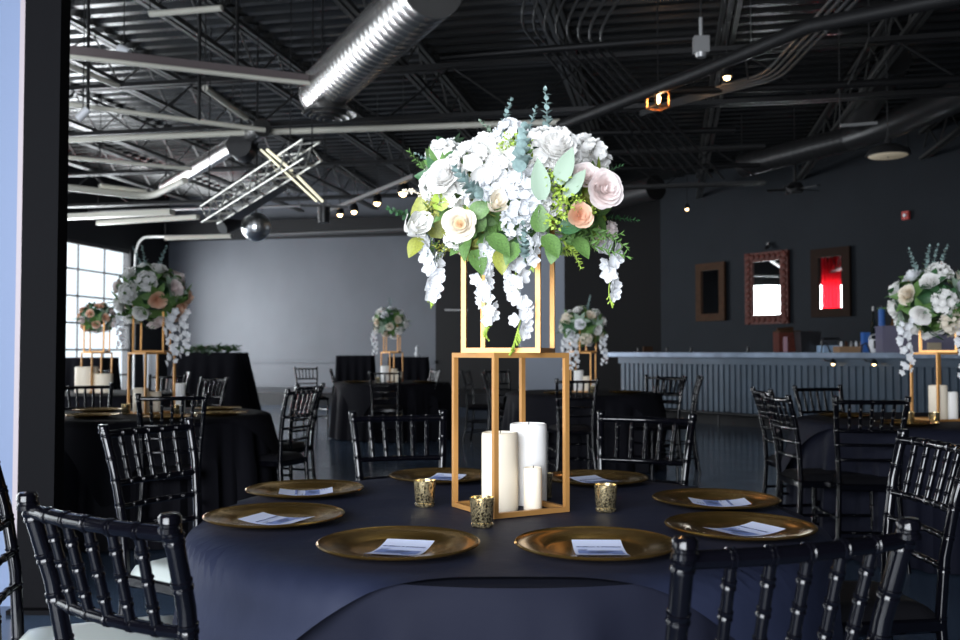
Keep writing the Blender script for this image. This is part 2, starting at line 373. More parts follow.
# right side ducts, black
duct('black_duct',pt(852,138,14.5),pt(742,166,16),.19*1.0,m_ductblk,'long black spiral duct over the bar with an open end')
pipe('black_duct',bend(pt(852,138,14.5),pt(905,120,13.5),pt(975,88,11.5),.9,8),.2,m_ductblk,'black duct elbow rising to the upper right corner','duct',20)
pipe('black_duct',[pt(612,199,20),pt(656,188,18.5)],.24,m_ductblk,'short black duct end right of the floral centrepiece, far back','duct',20)
pipe('black_duct',[pt(895,60,12),pt(860,118,14)],.2,m_ductblk,'black duct dropping from the roof above the white pendant','duct',16)
pipe('black_pipe',[pt(560,126,10),pt(700,72,8.5),pt(810,26,7.5),pt(980,-8,6.5)],.06,m_steelblk,'thick dark pipe slanting up to the upper right corner','pipe',12)
pipe('black_pipe',[pt(440,58,9),pt(640,42,9),pt(700,38,9)],.035,m_steelblk,'thin dark pipe crossing above the eucalyptus tips')
pipe('black_pipe',[pt(640,92,9.5),pt(820,86,9.5),pt(970,78,9.5)],.04,m_steelblk,'dark pipe crossing behind the lit lantern')
pipe('black_pipe',[pt(590,133,12),pt(735,130,12)],.04,m_steelblk,'dark pipe in front of the slanted conduits, right')
pipe('black_pipe',[pt(560,170,15),pt(760,165,15)],.04,m_steelblk,'dark pipe low over the bar end')
# conduit bundles
m_cond=mat('dark_conduit',(.10,.10,.10),.3,metal=.6)
for k in range(8):
    x=518+11*k; a=pt(x+10+3*k,-12,9.0); b=pt(x,22+2*k,9.0); c=pt(640+12*k*1.0,165+2*k,13.5)
    pipe('conduit',bend(a,b,c,.25,4),.014,m_cond,'thin dark electrical conduit bending under the roof, %s of eight from the left'%side_[k],'conduit',6,'bent conduits above the centrepiece')
for k in range(4):
    a=pt(840+9*k,-10,8.2); b=pt(765+5*k,74+1.5*k,9.2); c=pt(695+3*k,93+1.5*k,9.6); d=pt(640,112+k,10)
    pipe('conduit',bend(a,b,c,.15,4)+[d],.016,m_cond,'thin grey conduit slanting to the upper right, %s of four from the left'%side_[k],'conduit',6,'slanted conduits upper right')
# junction box, detector
solo('junction_box',MB().box((0,0,0),(.12,.08,.13)).tube([(0,0,.06),(0,0,.22)],.016,8).lathe([(.04,-.10),(.05,-.065)],12),m_steel,'small grey junction box hanging near the top centre right','junction box',loc=pt(701,45,7.5))
pipe('cable',[pt(751,45,9),pt(746,60,9),pt(748,80,9)],.008,m_steelblk,'short black cable hanging behind the conduits','cable',6)
pipe('cable',[pt(869,38,9),pt(855,70,9),pt(848,84,9)],.008,m_cond,'thin grey cable dangling at the upper right','cable',6)
beam_thing('mounting_bar',pt(840,126,9.5),pt(877,123,9.5),.03,.03,m_steel,'short pale bar hanging above the pendant lamp','bar')
# string lights / spots
def bulb_light(x,y,Y,r,label,head=True,en=6):
    t=thing('track_spotlight',label,'spotlight',pt(x,y,Y),0,'lit ceiling spotlights')
    part('bulb',MB().lathe([(0.001,-r),(r*.7,-r*.7),(r,0),(r*.7,r*.7),(0.001,r)],12),m_bulb,t)
    if head: part('lamp_housing',MB().lathe([(r*1.5,0),(r*1.4,r*1.8),(r*.6,r*3),(.01,r*3.1),(.01,r*5)],12),m_blkp,t)
    return t
bulb_light(340,214.5,17,.05,'leftmost small warm spotlight on the dark ceiling track')
bulb_light(354,211.5,16,.05,'second small warm spotlight on the ceiling track from the left')
bulb_light(377,203,14.5,.05,'third warm spotlight on the ceiling track, left of the flowers')
bulb_light(403,193,12.5,.055,'bright warm spotlight beside the left edge of the big floral centrepiece')
bulb_light(727,77,9.0,.035,'round warm spotlight shining under the slanted dark pipe')
bulb_light(687,209,19,.035,'tiny warm spotlight low over the bar corner')
bulb_light(908,127+26,15,.03,'tiny warm light just below the white pendant lamp')
beam_thing('lighting_track',pt(326,212,17.5),pt(415,176,11.5),.06,.05,mat('grey_track',(.09,.09,.09),.5),'grey lighting track slanting up behind the flowers','lighting track')
t=thing('lantern','small square orange lit lantern hanging under the roof','lantern',pt(658,99,9),R(25))
mb=MB()
for sx in(-1,1):
    for sy in(-1,1): mb.box((.075*sx,.075*sy,0),(.015,.015,.17))
for z in(-.085,.085):
    for s_ in(-1,1): mb.box((.075*s_,0,z),(.015,.165,.015)).box((0,.075*s_,z),(.165,.015,.015))
part('frame',mb,mat('copper',(.5,.22,.08),.35,metal=.7),t,False)
part('bulb',MB().lathe([(0.001,-.05),(.022,-.03),(.024,.02),(.001,.05)],10),m_bulb,t)
l=bpy.data.lights.new('lantern_glow','POINT'); l.energy=3; l.color=(1,.55,.25); l.shadow_soft_size=.03; lo=bpy.data.objects.new('lantern_glow',l); COL.objects.link(lo); lo.parent=t; lo.location=(0,-.045,0)
part('hanger',MB().tube([(0,0,.09),(0,0,.5)],.006,6),m_steelblk,t)
t=thing('pendant_lamp','white dome pendant lamp hanging at the upper right over the bar','pendant lamp',pt(888,155,11))
part('lamp_shade',MB().lathe([(.245,-.01),(.25,0),(.22,.06),(.13,.11),(.05,.13),(.03,.2),(.001,.2)],32),m_ductblk,t)
part('diffuser',MB().lathe([(.001,-.02),(.2,-.02),(.235,0.0)],32),m_lampin,t); part('cord',MB().tube([(0,0,.19),(0,0,3)],.008,6),m_steelblk,t)
# ceiling fan far right
t=thing('ceiling_fan','dark ceiling fan with round hub over the bar, in front of the right wall','ceiling fan',pt(795,188,15.5))
part('hub',MB().lathe([(.001,-.08),(.12,-.07),(.15,0),(.10,.08),(.03,.1),(.02,.5),(.001,.5)],20),m_steelblk,t)
for k in range(5):
    a=2*PI*k/5+.3; M=Matrix.Rotation(a,4,'Z')@Matrix.Rotation(.2,4,'X'); part('blade',MB().box((.28,0,-.02),(.32,.10,.012),M),m_steelblk,t,False)
# silver box truss, mirror ball, bright tubes
A=pt(209,215,11.6);B=pt(312,150,9.6); t=thing('lighting_truss','silver square lighting truss slanting above the mirror ball','lighting truss',A)
d=(B-A);L=d.length;d/=L; sx=d.cross(Vector((0,0,1))).normalized(); uy=sx.cross(d).normalized(); h=.10
cs=[(sx*i+uy*j)*h for i,j in((-1,-1),(1,-1),(1,1),(-1,1))]
for c_ in cs: part('chord',MB().tube([c_,d*L+c_],.011,8),m_alum,t)
for s_ in range(4):
    n=14;P=[]
    for k in range(n+1): P.append(d*L*k/n+(cs[s_] if k%2 else cs[(s_+1)%4]))
    part('lacing',MB().tube(P,.011,5),m_alum,t)
t2=thing('mirror_ball','silver mirror ball hanging below the lighting truss','mirror ball',pt(256,227,12.2))
n,m_=24,14
mb=MB(); r=.185
for j in range(m_):
    for i in range(n):
        a0,a1=2*PI*i/n,2*PI*(i+1)/n; b0,b1=-PI/2+PI*j/m_,-PI/2+PI*(j+1)/m_
        f_=lambda a,b:(r*math.cos(b)*math.cos(a),r*math.cos(b)*math.sin(a),r*math.sin(b))
        mb.add([f_(a0,b0),f_(a1,b0),f_(a1,b1),f_(a0,b1)],[(0,1,2,3)])
part('ball',mb,mat('mirror_tiles',(.9,.92,.94),.32,metal=1),t2,False); part('chain',MB().tube([(0,0,r),(0,0,.6)],.01,6),m_steelblk,t2)
t=thing('slanted_tube_bar','pair of bright slanted tubes crossing the silver truss','light bar',pt(290,172,10))
a=pt(264,150,10)-pt(290,172,10); b=pt(320,202,10.2)-pt(290,172,10)
part('bar_body',MB().beam(a*1.0,b*1.02,.05,.03),m_blkp,t,False)
part('tube',MB().tube([a+Vector((.035,-.03,0)),a*.02+Vector((.035,-.03,0))],.014,8),m_glowtube,t); part('tube',MB().tube([b*.15+Vector((.035,-.03,0)),b+Vector((.035,-.03,0))],.014,8),m_glowtube,t)
part('tube',MB().tube([a+Vector((-.03,-.03,0)),b+Vector((-.03,-.03,0))],.010,8),m_glowtube,t)
t=thing('moving_head_light','black stage light hanging under the truss, left of the mirror ball','stage light',pt(232,225,12))
part('lamp_head',MB().tube([(-.1,-.1,-.05),(.05,.1,.08)],[.09,.11],14),m_blkp,t); part('yoke',MB().beam((-.14,0,0),(-.14,0,.25),.03,.03).beam((.14,0,0),(.14,0,.25),.03,.03).beam((-.14,0,.25),(.14,0,.25),.03,.03),m_blkp,t,False)
t=thing('moving_head_light','black stage light bracket at the right lower end of the slanted tubes','stage light',pt(324,215,12))
part('lamp_head',MB().tube([(0,0,-.1),(0,0,.1)],[.07,.08],14),m_blkp,t); part('yoke',MB().beam((-.3,0,.12),(.3,0,.1),.04,.03),m_blkp,t,False)
t=thing('flood_light','grey flat flood light slung under the slanting silver truss','light panel',pt(257,206,11.6),0)
part('lamp_body',MB().beam((-.28,0,-.14),(.42,-.6,.14),.18,.05),m_steel,t,False)

# ================= BAR
BO=Vector((2.5,17.0,0)); BD=Vector((.593,-.805,0)); BN=Vector((-.805,-.593,0)); brot=math.atan2(BD.y,BD.x)
bar=thing('bar_counter','long blue-grey bar counter with ribbed metal front along the right wall','bar counter',BO,brot)   # local x along, -y to the room
LB=11.0
part('countertop',MB().box((LB/2-.1,.28,1.115),(LB+.3,.9,.075)),m_bartop,bar,False)
part('fascia',MB().box((LB/2,.02,1.02),(LB,.12,.12)),m_bar,bar,False)
mb=MB();v=[];f=[];s=.11;n=int(LB/s);pr=[]
for k in range(n):
    for dx,dy in((0,0),(.07,0),(.082,-.018),(.10,-.018)): pr.append((k*s+dx,dy+.03))
for x,y in pr: v+=[(x,y,.16),(x,y,.97)]
for i in range(len(pr)-1): f.append((2*i,2*i+2,2*i+3,2*i+1))
mb.add(v,f); part('ribbed_front',mb,m_bar,bar,False)
part('body',MB().box((LB/2,.36,.52),(LB,.62,1.0)),m_dark,bar,False)
part('toe_kick',MB().box((LB/2,.06,.08),(LB,.08,.16)),m_dark,bar,False)
part('foot_rail',MB().tube([(.2,-.22,.2),(LB-.2,-.22,.2)],.025,10),m_steelblk,bar)
for k in range(7): part('rail_bracket',MB().tube([(.9+1.5*k,.03,.2),(.9+1.5*k,-.22,.2),(.9+1.5*k,-.22,0.0)],.016,8),m_steelblk,bar)
def onbar(px,dep=.3,z=1.153):
    # point on countertop under pixel column px
    u=(px-480)/F; # X=u*Y ; BO+BD*t - BN*dep
    ox=BO.x-BN.x*dep; oy=BO.y-BN.y*dep
    t=(u*oy-ox)/(BD.x-u*BD.y); return Vector((ox+BD.x*t,oy+BD.y*t,z))
def sc_at(p): return p.y/F
# objects on bar
def barbox(name,x0,x1,ytop,m,label,cat,dep=.35,taper=1.0,ybot=354,d=.3):
    a=onbar((x0+x1)/2,dep); s=a.y/F; wd=(x1-x0)*s; h=(ybot-ytop)*s
    mb=MB().lathe([(.707*taper,0),(.707,h)],4,Matrix.Diagonal((wd/1.0,d,1,1))@Matrix.Rotation(PI/4,4,'Z'))
    return solo(name,mb,m,label,cat,smooth=False,loc=a,rz=0)
t=thing('storage_crate','brown wooden crate with a pale face on the bar, below the carved mirror','crate',onbar(785,.4)); s=t.location.y/F
part('box_body',MB().box((0,0,10*s),(18*s,.3,20*s)),m_carved,t,False); part('front_panel',MB().box((-3*s,-.156,8*s),(4*s,.01,15*s)),mat('pink_label',(.5,.3,.36),.6),t,False)
part('lid',MB().box((2*s,0,20*s+.01),(21*s,.34,.03)).tube([(-8*s,0,20*s+.04),(8*s,0,20*s+.06)],.03,8),m_brown,t,False)
barbox('bus_tub',797,818,333,m_blkp,'black tapered tub right of the brown crate on the bar','tub',.35,.85)
barbox('napkin_caddy',820,838,347,mat('pale_blue_plastic',(.35,.5,.7),.4),'pale blue box on the bar under the black handle','box')
a=onbar(830,.35); s=a.y/F; pipe('handle',bend(a+Vector((-8*s,0,.10)),a+Vector((-8*s,0,.2)),a+Vector((9*s,0,.2)),.04)+[a+Vector((9*s,0,.1))],.02,m_blkp,'black curved handle standing over the pale blue box','handle')
t=thing('tray','brown wooden tray holding small jars on the bar','tray',onbar(851,.3)); s=t.location.y/F
part('tray_body',MB().box((0,0,3*s),(30*s,.25,6*s)),m_cardb,t,False)
for k in range(5):
    a=t.location+Vector(((-10+5*k)*s,0,6*s))
    solo('jar',MB().lathe([(.018,0),(.02,.05),(.012,.06),(.012,.075)],10),[m_whitep,m_brown,m_steel,m_whitep,m_cardb][k],'%s small jar from the left standing on the brown bar tray'%side_[k],'jar','jars on the bar tray',loc=a)
barbox('carton',862,869,334,m_bluep,'narrow blue carton right of the jar tray','carton',.35,d=.1)
t=thing('ice_bucket','white bucket with black front and arched handle on the bar','bucket',onbar(875,.25)); s=t.location.y/F
part('bucket_body',MB().lathe([(5.5*s,0),(6.2*s,5*s),(6.2*s,13*s)],20),m_whitep,t); part('front_panel',MB().box((0,-6.3*s,8*s),(8*s,.01,8*s)),m_blkp,t,False)
part('handle',MB().tube([(6.2*s*math.cos(q),0,13*s+5*s*math.sin(q)) for q in[PI*i/8 for i in range(9)]],.008,6),m_whitep,t)
def bottle(px,ytop,m,label,dep,neck=True,cap=m_steel):
    t=thing('bottle',label,'bottle',onbar(px,dep)); s=t.location.y/F; H=(354-ytop)*s; r=.045
    part('bottle_body',MB().lathe([(r,0),(r,H*.6),(r*.35,H*.75),(r*.3,H*.93),(.001,H*.93)] if neck else [(r,0),(r,H*.9),(r*.7,H*.95),(.001,H*.95)],14),m,t)
    part('cap',MB().lathe([(r*.38,H*.9),(r*.38,H),(.001,H)],10),cap,t)
bottle(873.5,308,m_glassd,'dark bottle with a pourer standing left of the tall blue bottle',.55)
bottle(882,307,m_bluep,'tall blue bottle behind the clear plastic tub on the bar',.55,False,m_blkp)
bottle(893,312,mat('amber_bottle',(.12,.06,.02),.15),'amber bottle directly right of the tall blue bottle',.6)
bottle(906,318,m_glassd,'dark bottle behind the hanging white blossoms on the bar',.6)
t=thing('plastic_tub','large translucent lilac plastic tub on the bar behind the right centrepiece','tub',onbar(915,.3),-.15); s=t.location.y/F
w_,d_,h_=68*s,.38,26*s
mb=MB()
for q in(-1,1): mb.box((q*w_/2,0,h_/2),(.008,d_,h_)).box((0,q*d_/2,h_/2),(w_,.008,h_))
mb.box((0,0,.006),(w_,d_,.008)); part('tub_wall',mb,m_bin,t,False)
part('rim',MB().box((0,-d_/2,h_),(w_+.03,.03,.015)).box((0,d_/2,h_),(w_+.03,.03,.015)).box((-w_/2,0,h_),(.03,d_,.015)).box((w_/2,0,h_),(.03,d_,.015)),m_bin,t,False)
for k,(x,zz,w2,h2,m) in enumerate([(905,349,12,9,mat('pink_pack',(.5,.15,.25),.5)),(918,335,6,7,mat('yellow_pack',(.6,.5,.2),.5)),(934,334,12,3,mat('tan_pack',(.6,.5,.35),.5))]):
    a=onbar(x,.27); 
    solo('packet',MB().box((0,0,0),(w2*s,.06,(h2 if k==0 else 8)*s)),m,['pink packet lying low inside the plastic tub','yellow packet inside the plastic tub','tan packet inside the plastic tub beside the gold frame'][k],'packet',smooth=False,loc=(a.x,a.y,1.175+((h2 if k==0 else 8)*s)/2))
for k,px in enumerate((826,866)):
    a=onbar(px,.02,1.155); s=a.y/F; t=thing('clip_lamp',['left black gooseneck clip lamp over the bar front','right black gooseneck clip lamp over the bar front'][k],'clip lamp',a,brot,'gooseneck lamps on the bar')
    part('arm',MB().tube([(0,.1,.0),(-.01,.03,.13),(0,-.1,.10),(.02,-.16,-.05),(.10,-.17,-.12),(.2,-.17,-.125)],.011,8),m_blkp,t)
    part('lamp_head',MB().lathe([(.045,0),(.03,.05),(.012,.07)],12,Matrix.Translation((.22,-.17,-.16))),m_blkp,t)
    part('bulb',MB().lathe([(.001,-.02),(.025,0),(.001,.025)],10,Matrix.Translation((.22,-.17,-.165))),m_bulb,t)
barbox('small_box',643,652,348,m_brown,'small brown box at the far left end of the bar','box',d=.12)
for k,(x,lab) in enumerate([(638,'small black tap handle at the far left end of the bar'),(667,'small black tap handle right of the little brown box'),(691,'small black tap handle below the leftmost mirror'),(748,'small black tap handle left of the brown crate')]):
    solo('tap_handle',MB().lathe([(.03,0),(.02,.03),(.025,.08),(.001,.09)],10),m_blkp,lab,'tap','black tap handles on the bar',loc=onbar(x,.4))
# mirrors on right wall
def rt(px,off=0):
    u=(px-480)/F; o_=RW+RN*off; return (u*o_.y-o_.x)/(RD.x-u*RD.y)
rrot=math.atan2(RD.y,RD.x)
def mirror(x0,x1,y0,y1,fw,m,label,yaw=0,carved=False):
    t0,t1=rt(x0),rt(x1); tc=(t0+t1)/2; p=rw(tc,0,.05); Y=p.y; W=t1-t0
    z0=pt(480,y1,Y).z; z1=pt(480,y0,Y).z; H=z1-z0
    t=thing('wall_mirror',label,'mirror',(p.x,p.y,z0),rrot+yaw,'framed mirrors behind the bar')
    part('mirror_glass',MB().box((0,.0,H/2),(W-fw,.012,H-fw)),m_mirror,t,False)
    mb=MB()
    for s_ in(-1,1): mb.box((s_*(W-fw)/2,-.01,H/2),(fw,.06,H)).box((0,-.01,H/2+s_*(H-fw)/2),(W-2*fw,.06,fw))
    if carved:
        n=11
        for s_ in(-1,1):
            for k in range(n): mb.lathe([(.001,.03),(.06,.015),(.075,-.02),(.075,-.05)],10,Matrix.Translation((s_*(W/2-fw*.5),-.05,H*(k+.5)/n))@Matrix.Rotation(PI/2,4,'X'))
            for k in range(8): mb.lathe([(.001,.03),(.055,.015),(.07,-.02),(.07,-.05)],10,Matrix.Translation((W*(k-3.5)/8,-.05,H/2+s_*(H/2-fw*.5)))@Matrix.Rotation(PI/2,4,'X'))
    part('mirror_frame',mb,m,t,carved)
mirror(698,728,263,321,.16,m_brown,'narrow brown framed mirror with dark reflection, leftmost behind the bar',R(-2.8))
mirror(748,791,252,324,.19,m_carved,'carved reddish frame mirror reflecting a bright window, middle one behind the bar',0,True)
mirror(814,853,248,317,.17,m_dkbrown,'dark framed mirror reflecting a red curtain, rightmost behind the bar')
solo('camera',MB().box((0,0,.05),(.06,.06,.08)).tube([(0,-.02,0),(0,-.12,-.05)],.035,10),m_blkp,'small black camera mounted above the carved mirror','camera',loc=rw(rt(772),pt(480,247,rw(rt(772)).y).z,.08),rz=rrot)
t=thing('fire_alarm','small red fire alarm on the dark wall at upper right','fire alarm',rw(rt(909),pt(480,219,rw(rt(909)).y).z,.04),rrot)
part('box_body',MB().box((0,0,.06),(.13,.06,.15)),m_redp,t,False); part('lens',MB().lathe([(.035,0),(.03,.03),(.001,.035)],12,Matrix.Translation((0,-.03,.06))@Matrix.Rotation(PI/2,4,'X')),m_whitep,t)
# red drape on left wall seen in the mirror
mb=MB(); o_=lw(18.4,.22)
mb.grid(lambda u,v:(D*((u-.5)*.66*(1-.25*math.sin(PI*v)*0))+C*(.05*math.sin(u*34))+Vector((0,0,.05+4.7*v))),60,6)
solo('curtain',mb,m_red,'red velvet curtain hanging before the left windows, seen in the rightmost mirror','curtain',loc=o_)
# push bar on dark door area
solo('handrail',MB().box((0,0,0),(.6,.04,.035)),m_steel,'short grey rail on the black wall left of the grey pier','rail',smooth=False,loc=pt(457,310,23.06))

# ================= CHAIRS
def ringed(mb,P,r,rings,n=10,k=1.14,hw=.0034):
    """tube along P (list of pts) with bamboo knots at arc fractions"""
    P=[Vector(p) for p in P]; L=[0]
    for a,b in zip(P,P[1:]): L.append(L[-1]+(b-a).length)
    T=L[-1]
    def at(s):
        for i in range(len(P)-1):
            if s<=L[i+1] or i==len(P)-2:
                t=(s-L[i])/(L[i+1]-L[i]); return P[i].lerp(P[i+1],t)
    ev=[(l,1) for l in L]
    for q in rings:
        s=q*T; g=hw*1.6
        ev+= [(s-g-hw-.004,1),(s+g+hw+.004,1),(s-g-hw,1),(s-g-hw*.6,k),(s-g+hw*.6,k),(s-.001,1.03),(s+.001,1.03),(s+g-hw*.6,k),(s+g+hw*.6,k),(s+g+hw,1)]
    ev=[e for e in ev if 0<=e[0]<=T]; ev.sort()
    mb.tube([at(s) for s,_ in ev],[r*kk for _,kk in ev],n); return mb
def sx_(z):   # half width of back posts at height z
    pts=[(0,.182),(.25,.160),(.45,.152),(.60,.158),(.92,.183)]
    for (a,x),(b,y) in zip(pts,pts[1:]):
        if z<=b: return x+(y-x)*(z-a)/(b-a)
    return .183
def by(z):
    pts=[(0,-.235),(.25,-.197),(.45,-.185),(.62,-.195),(.78,-.222),(.92,-.262)]
    for (a,x),(b,y) in zip(pts,pts[1:]):
        if z<=b: return x+(y-x)*(z-a)/(b-a)
    return -.262
def make_chair(cush,label):
    t=thing('chiavari_chair',label,'chair')
    zs=[0,.12,.25,.35,.45,.54,.62,.70,.78,.85,.92]
    for s in(-1,1):
        mb=MB(); P=[(s*sx_(z),by(z),z) for z in zs]
        ringed(mb,P,.0145,(.12,.30,.49,.63,.725,.81,.885,.965),12)
        mb.lathe([(.0145,.898),(.0170,.899),(.0170,.906),(.0145,.908),(.0145,.911),(.0170,.913),(.0170,.922),(.0130,.927),(.001,.928)],12,Matrix.Translation((s*.183,-.262,0)))
        part('rear_leg',mb,m_black,t)
        mb=MB(); ringed(mb,[(s*.195,.205,0),(s*.19,.195,.43)],.0145,(.25,.5,.75),10); part('front_leg',mb,m_black,t)
    def rail(z,name,r,rings):
        mb=MB(); P=[]
        for i in range(9):
            u=-1+i/4; P.append((u*(sx_(z)-.008),by(z)-.018*(1-u*u),z))
        ringed(mb,P,r,rings,12,1.17,.0022); return part(name,mb,m_black,t)
    sp=[(k+1)/6 for k in range(5)]
    rail(.895,'top_rail',.0125,sp); rail(.740,'back_rail',.0105,sp); rail(.665,'back_rail',.009,sp); rail(.585,'back_rail',.009,sp)
    for q in sp:
        u=-1+2*q; mb=MB(); a=(u*(sx_(.895)-.008),by(.895)-.018*(1-u*u),.893); b=(u*(sx_(.74)-.008),by(.74)-.018*(1-u*u),.742)
        ringed(mb,[a,b],.0085,(.22,.5,.78),10,1.22,.0028); part('spindle',mb,m_black,t)
    # seat frame
    def seatpt(u,v,z,sc=1):
        w2=.165+(.205-.165)*v; return ((u*2-1)*w2*sc,(-.195+.405*v),z)
    mb=MB(); v=[];ring=[(0,0),(.5,-.02),(1,0),(1.0,.5),(1,1),(.5,1.02),(0,1),(0,.5)]
    for z,s in((.418,.96),(.425,1),(.45,1),(.456,.97)):
        for a,b in ring: x,y,_=seatpt(a,b,0); v.append((x*s,y*s,z))
    f=[tuple(range(8))[::-1]]+[tuple(24+i for i in range(8))]
    for j in range(3):
        for i in range(8): q=(i+1)%8; f.append((j*8+i,j*8+q,j*8+8+q,j*8+8+i))
    mb.add(v,f); part('seat',mb,m_black,t)
    mb=MB()
    def cu(u,v):
        x,y,_=seatpt(u,v,0,.95); e=min(u,1-u,v,1-v); return (x,y*.96,.452+.038*min(1,(e*8))**.5)
    mb.grid(cu,14,14); part('cushion',mb,cush,t)
    for s in(-1,1):
        for z in(.14,.27):
            mb=MB(); ringed(mb,[(s*sx_(z),by(z),z),(s*.193,.20,z)],.009,(.25,.5,.75),8); part('side_stretcher',mb,m_black,t)
    for z in(.17,.30):
        mb=MB(); ringed(mb,[(-.19,.199,z),(.19,.199,z)],.009,(.25,.5,.75),8); part('front_stretcher',mb,m_black,t)
    mb=MB(); ringed(mb,[(-sx_(.2),by(.2),.2),(sx_(.2),by(.2),.2)],.009,(.25,.5,.75),8); part('rear_stretcher',mb,m_black,t)
    return t
# (post pixel / positions) chair given by centre of back top and facing angle
def place_chair(proto,used,cx,cy,face,label,group):
    """cx,cy: ground point under the top rail centre, face: direction (deg) chair looks toward"""
    rz=R(face)-PI/2; off=Matrix.Rotation(rz,4,'Z')@Vector((0,-.262,0)); loc=(cx-off.x,cy-off.y,0)
    if not used[0]:
        used[0]=True; proto.location=loc; proto.rotation_euler=(0,0,rz); proto['label']=label; proto['group']=group; return
    dup(proto,label,loc,rz,group)
black_chair=make_chair(m_cushion,'x'); cache(black_chair); ub=[False]
ivory_chair=make_chair(m_ivory,'x'); cache(ivory_chair); ui=[False]
g='chairs around the main table'
place_chair(ivory_chair,ui,-.60,1.485,56,'black chiavari chair with pale cushion, large in the lower left foreground',g)
place_chair(ivory_chair,ui,-1.16,2.19,18,'black chiavari chair cut off by the left edge, in front of the column',g)
place_chair(ivory_chair,ui,-1.12,3.22,-29,'black chiavari chair with pale cushion between column and main table',g)
place_chair(black_chair,ub,.43,1.275,111,'black chiavari chair in the lower right foreground, back to camera',g)
place_chair(black_chair,ub,-.325,3.80,-74,'black chiavari chair behind the main table, left of the gold frame',g)
place_chair(black_chair,ub,.645,3.70,-117,'black chiavari chair behind the main table, right of the gold frame',g)
place_chair(black_chair,ub,1.29,2.70,183,'black chiavari chair cut by the right edge, facing the main table',g)
# other tables
T1=(-2.2,6.35);T3=(-1.2,13.0);T4=(1.05,9.75);T5=(2.75,5.75);T2=(-3.75,9.6)
def chair_at(px,top,face,label,group):
    Y=.24*F/(top-352.0); place_chair(black_chair,ub,(px-480)/F*Y,Y,face,label,group)
g='chairs around the left table'
chair_at(173,394,110,'black chiavari chair at the near side of the left table, back to camera',g)
chair_at(304,388.5,158,'black chiavari chair at the right side of the left table, nearer one',g)
chair_at(311,384.5,160,'black chiavari chair at the right side of the left table, one behind',g)
chair_at(86,384,-62,'black chiavari chair behind the left table, beside the column',g)
chair_at(215,377.5,-125,'black chiavari chair behind the left table with a lit rail, to the right',g)
chair_at(168,375,-90,'black chiavari chair behind the left table, between the candles',g)
g='chairs around the far left table'
chair_at(98,369.5,-80,'black chiavari chair behind the low beige candles near the window',g)
chair_at(190,372,200,'black chiavari chair before the long draped table',g)
g='chairs around the far centre table'
chair_at(331,369,10,'black chiavari chair at the left of the far centre table',g)
chair_at(306,367.2,-60,'black chiavari chair standing alone before the stage',g)
chair_at(436,370,200,'black chiavari chair at the right of the far centre table',g)
chair_at(385,371.5,92,'black chiavari chair at the near side of the far centre table',g)
g='chairs between the far tables'
chair_at(465,370.5,-15,'black chiavari chair seen through the gold frame, leftmost',g)
chair_at(484,373,-5,'black chiavari chair seen through the gold frame, second from left',g)
chair_at(497,370,-60,'black chiavari chair behind the far right-of-centre table, at its left',g)
g='chairs around the table right of centre'
chair_at(577,379,95,'black chiavari chair behind the gold frame, back to camera, at the black table',g)
chair_at(671,376.5,215,'black chiavari chair at the right of the black table before the bar',g)
chair_at(664,375.5,250,'black chiavari chair behind the one at the right of the black table',g)
chair_at(700,376.5,172,'black chiavari chair seen nearly edge-on before the bar',g)
g='chairs around the right table'
chair_at(775,394.5,4,'black chiavari chair at the left side of the right table, nearer one',g)
chair_at(761,389,1,'black chiavari chair at the left side of the right table, further one',g)
chair_at(817,386,-75,'black chiavari chair behind the right table, in front of the bar',g)
chair_at(871,397.5,84,'black chiavari chair at the near side of the right table, back to camera',g)

# ================= TABLES
def fold(th,dep,seed,n=11,amp=.035):
    a=amp*min(1,dep/.3); return a*(math.sin(n*th+seed)+.5*math.sin((n*1.7//1)*th+seed*2.3)+.35*math.sin((n*2.6//1)*th+seed))*.6
def under_cloth(H,Rr,seed,nu=160,nv=22,flare=.05):
    mb=MB(); Lr=Rr+H-.012
    def fn(u,v):
        th=2*PI*u; s=v*Lr
        if s<Rr: return (s*math.cos(th),s*math.sin(th),H)
        d=s-Rr; e=.012*(1-math.exp(-d/.02)); r=Rr+e+flare*d/H+fold(th,d,seed,17,.05); return (r*math.cos(th),r*math.sin(th),H-d)
    vs=[0,.5]+[.93,.985]+[1.0]; 
    ss=[0,Rr*.4,Rr*.8,Rr*.97,Rr]+[Rr+(H-.012)*(k/nv)**1.3 for k in range(1,nv+1)]
    v=[];f=[]
    for s in ss:
        for i in range(nu): v.append(fn(i/nu,s/Lr))
    for j in range(len(ss)-1):
        for i in range(nu): q=(i+1)%nu; f.append((j*nu+i,j*nu+q,(j+1)*nu+q,(j+1)*nu+i))
    return mb.add(v,f)
def over_cloth(H,Rr,seed,half,rot,nu=200,flare=.05,off=.006):
    mb=MB(); v=[];f=[]; NV=26
    for j in range(NV+1):
        for i in range(nu):
            th=2*PI*i/nu; c=max(abs(math.cos(th-rot)),abs(math.sin(th-rot))); Lq=half/(c**1.5)
            Lq=min(Lq,half*1.6)
            s=Lq*j/NV
            if s<Rr-.03: z=H+off; r=s
            elif s<Rr+.02:
                q=(s-Rr+.03)/.05*PI/2; r=Rr-.03+.052*math.sin(q)+.002; z=H+off-.034*(1-math.cos(q))*.55
            else:
                d=s-Rr; r=Rr+.018+off+flare*d/H+.052*min(1,d/.3)*1.25+.35*fold(th,d,seed,6,.045); z=H+off-d*.98
            v.append((r*math.cos(th),r*math.sin(th),z))
    for j in range(NV):
        for i in range(nu): q=(i+1)%nu; f.append((j*nu+i,j*nu+q,(j+1)*nu+q,(j+1)*nu+i))
    return mb.add(v,f)
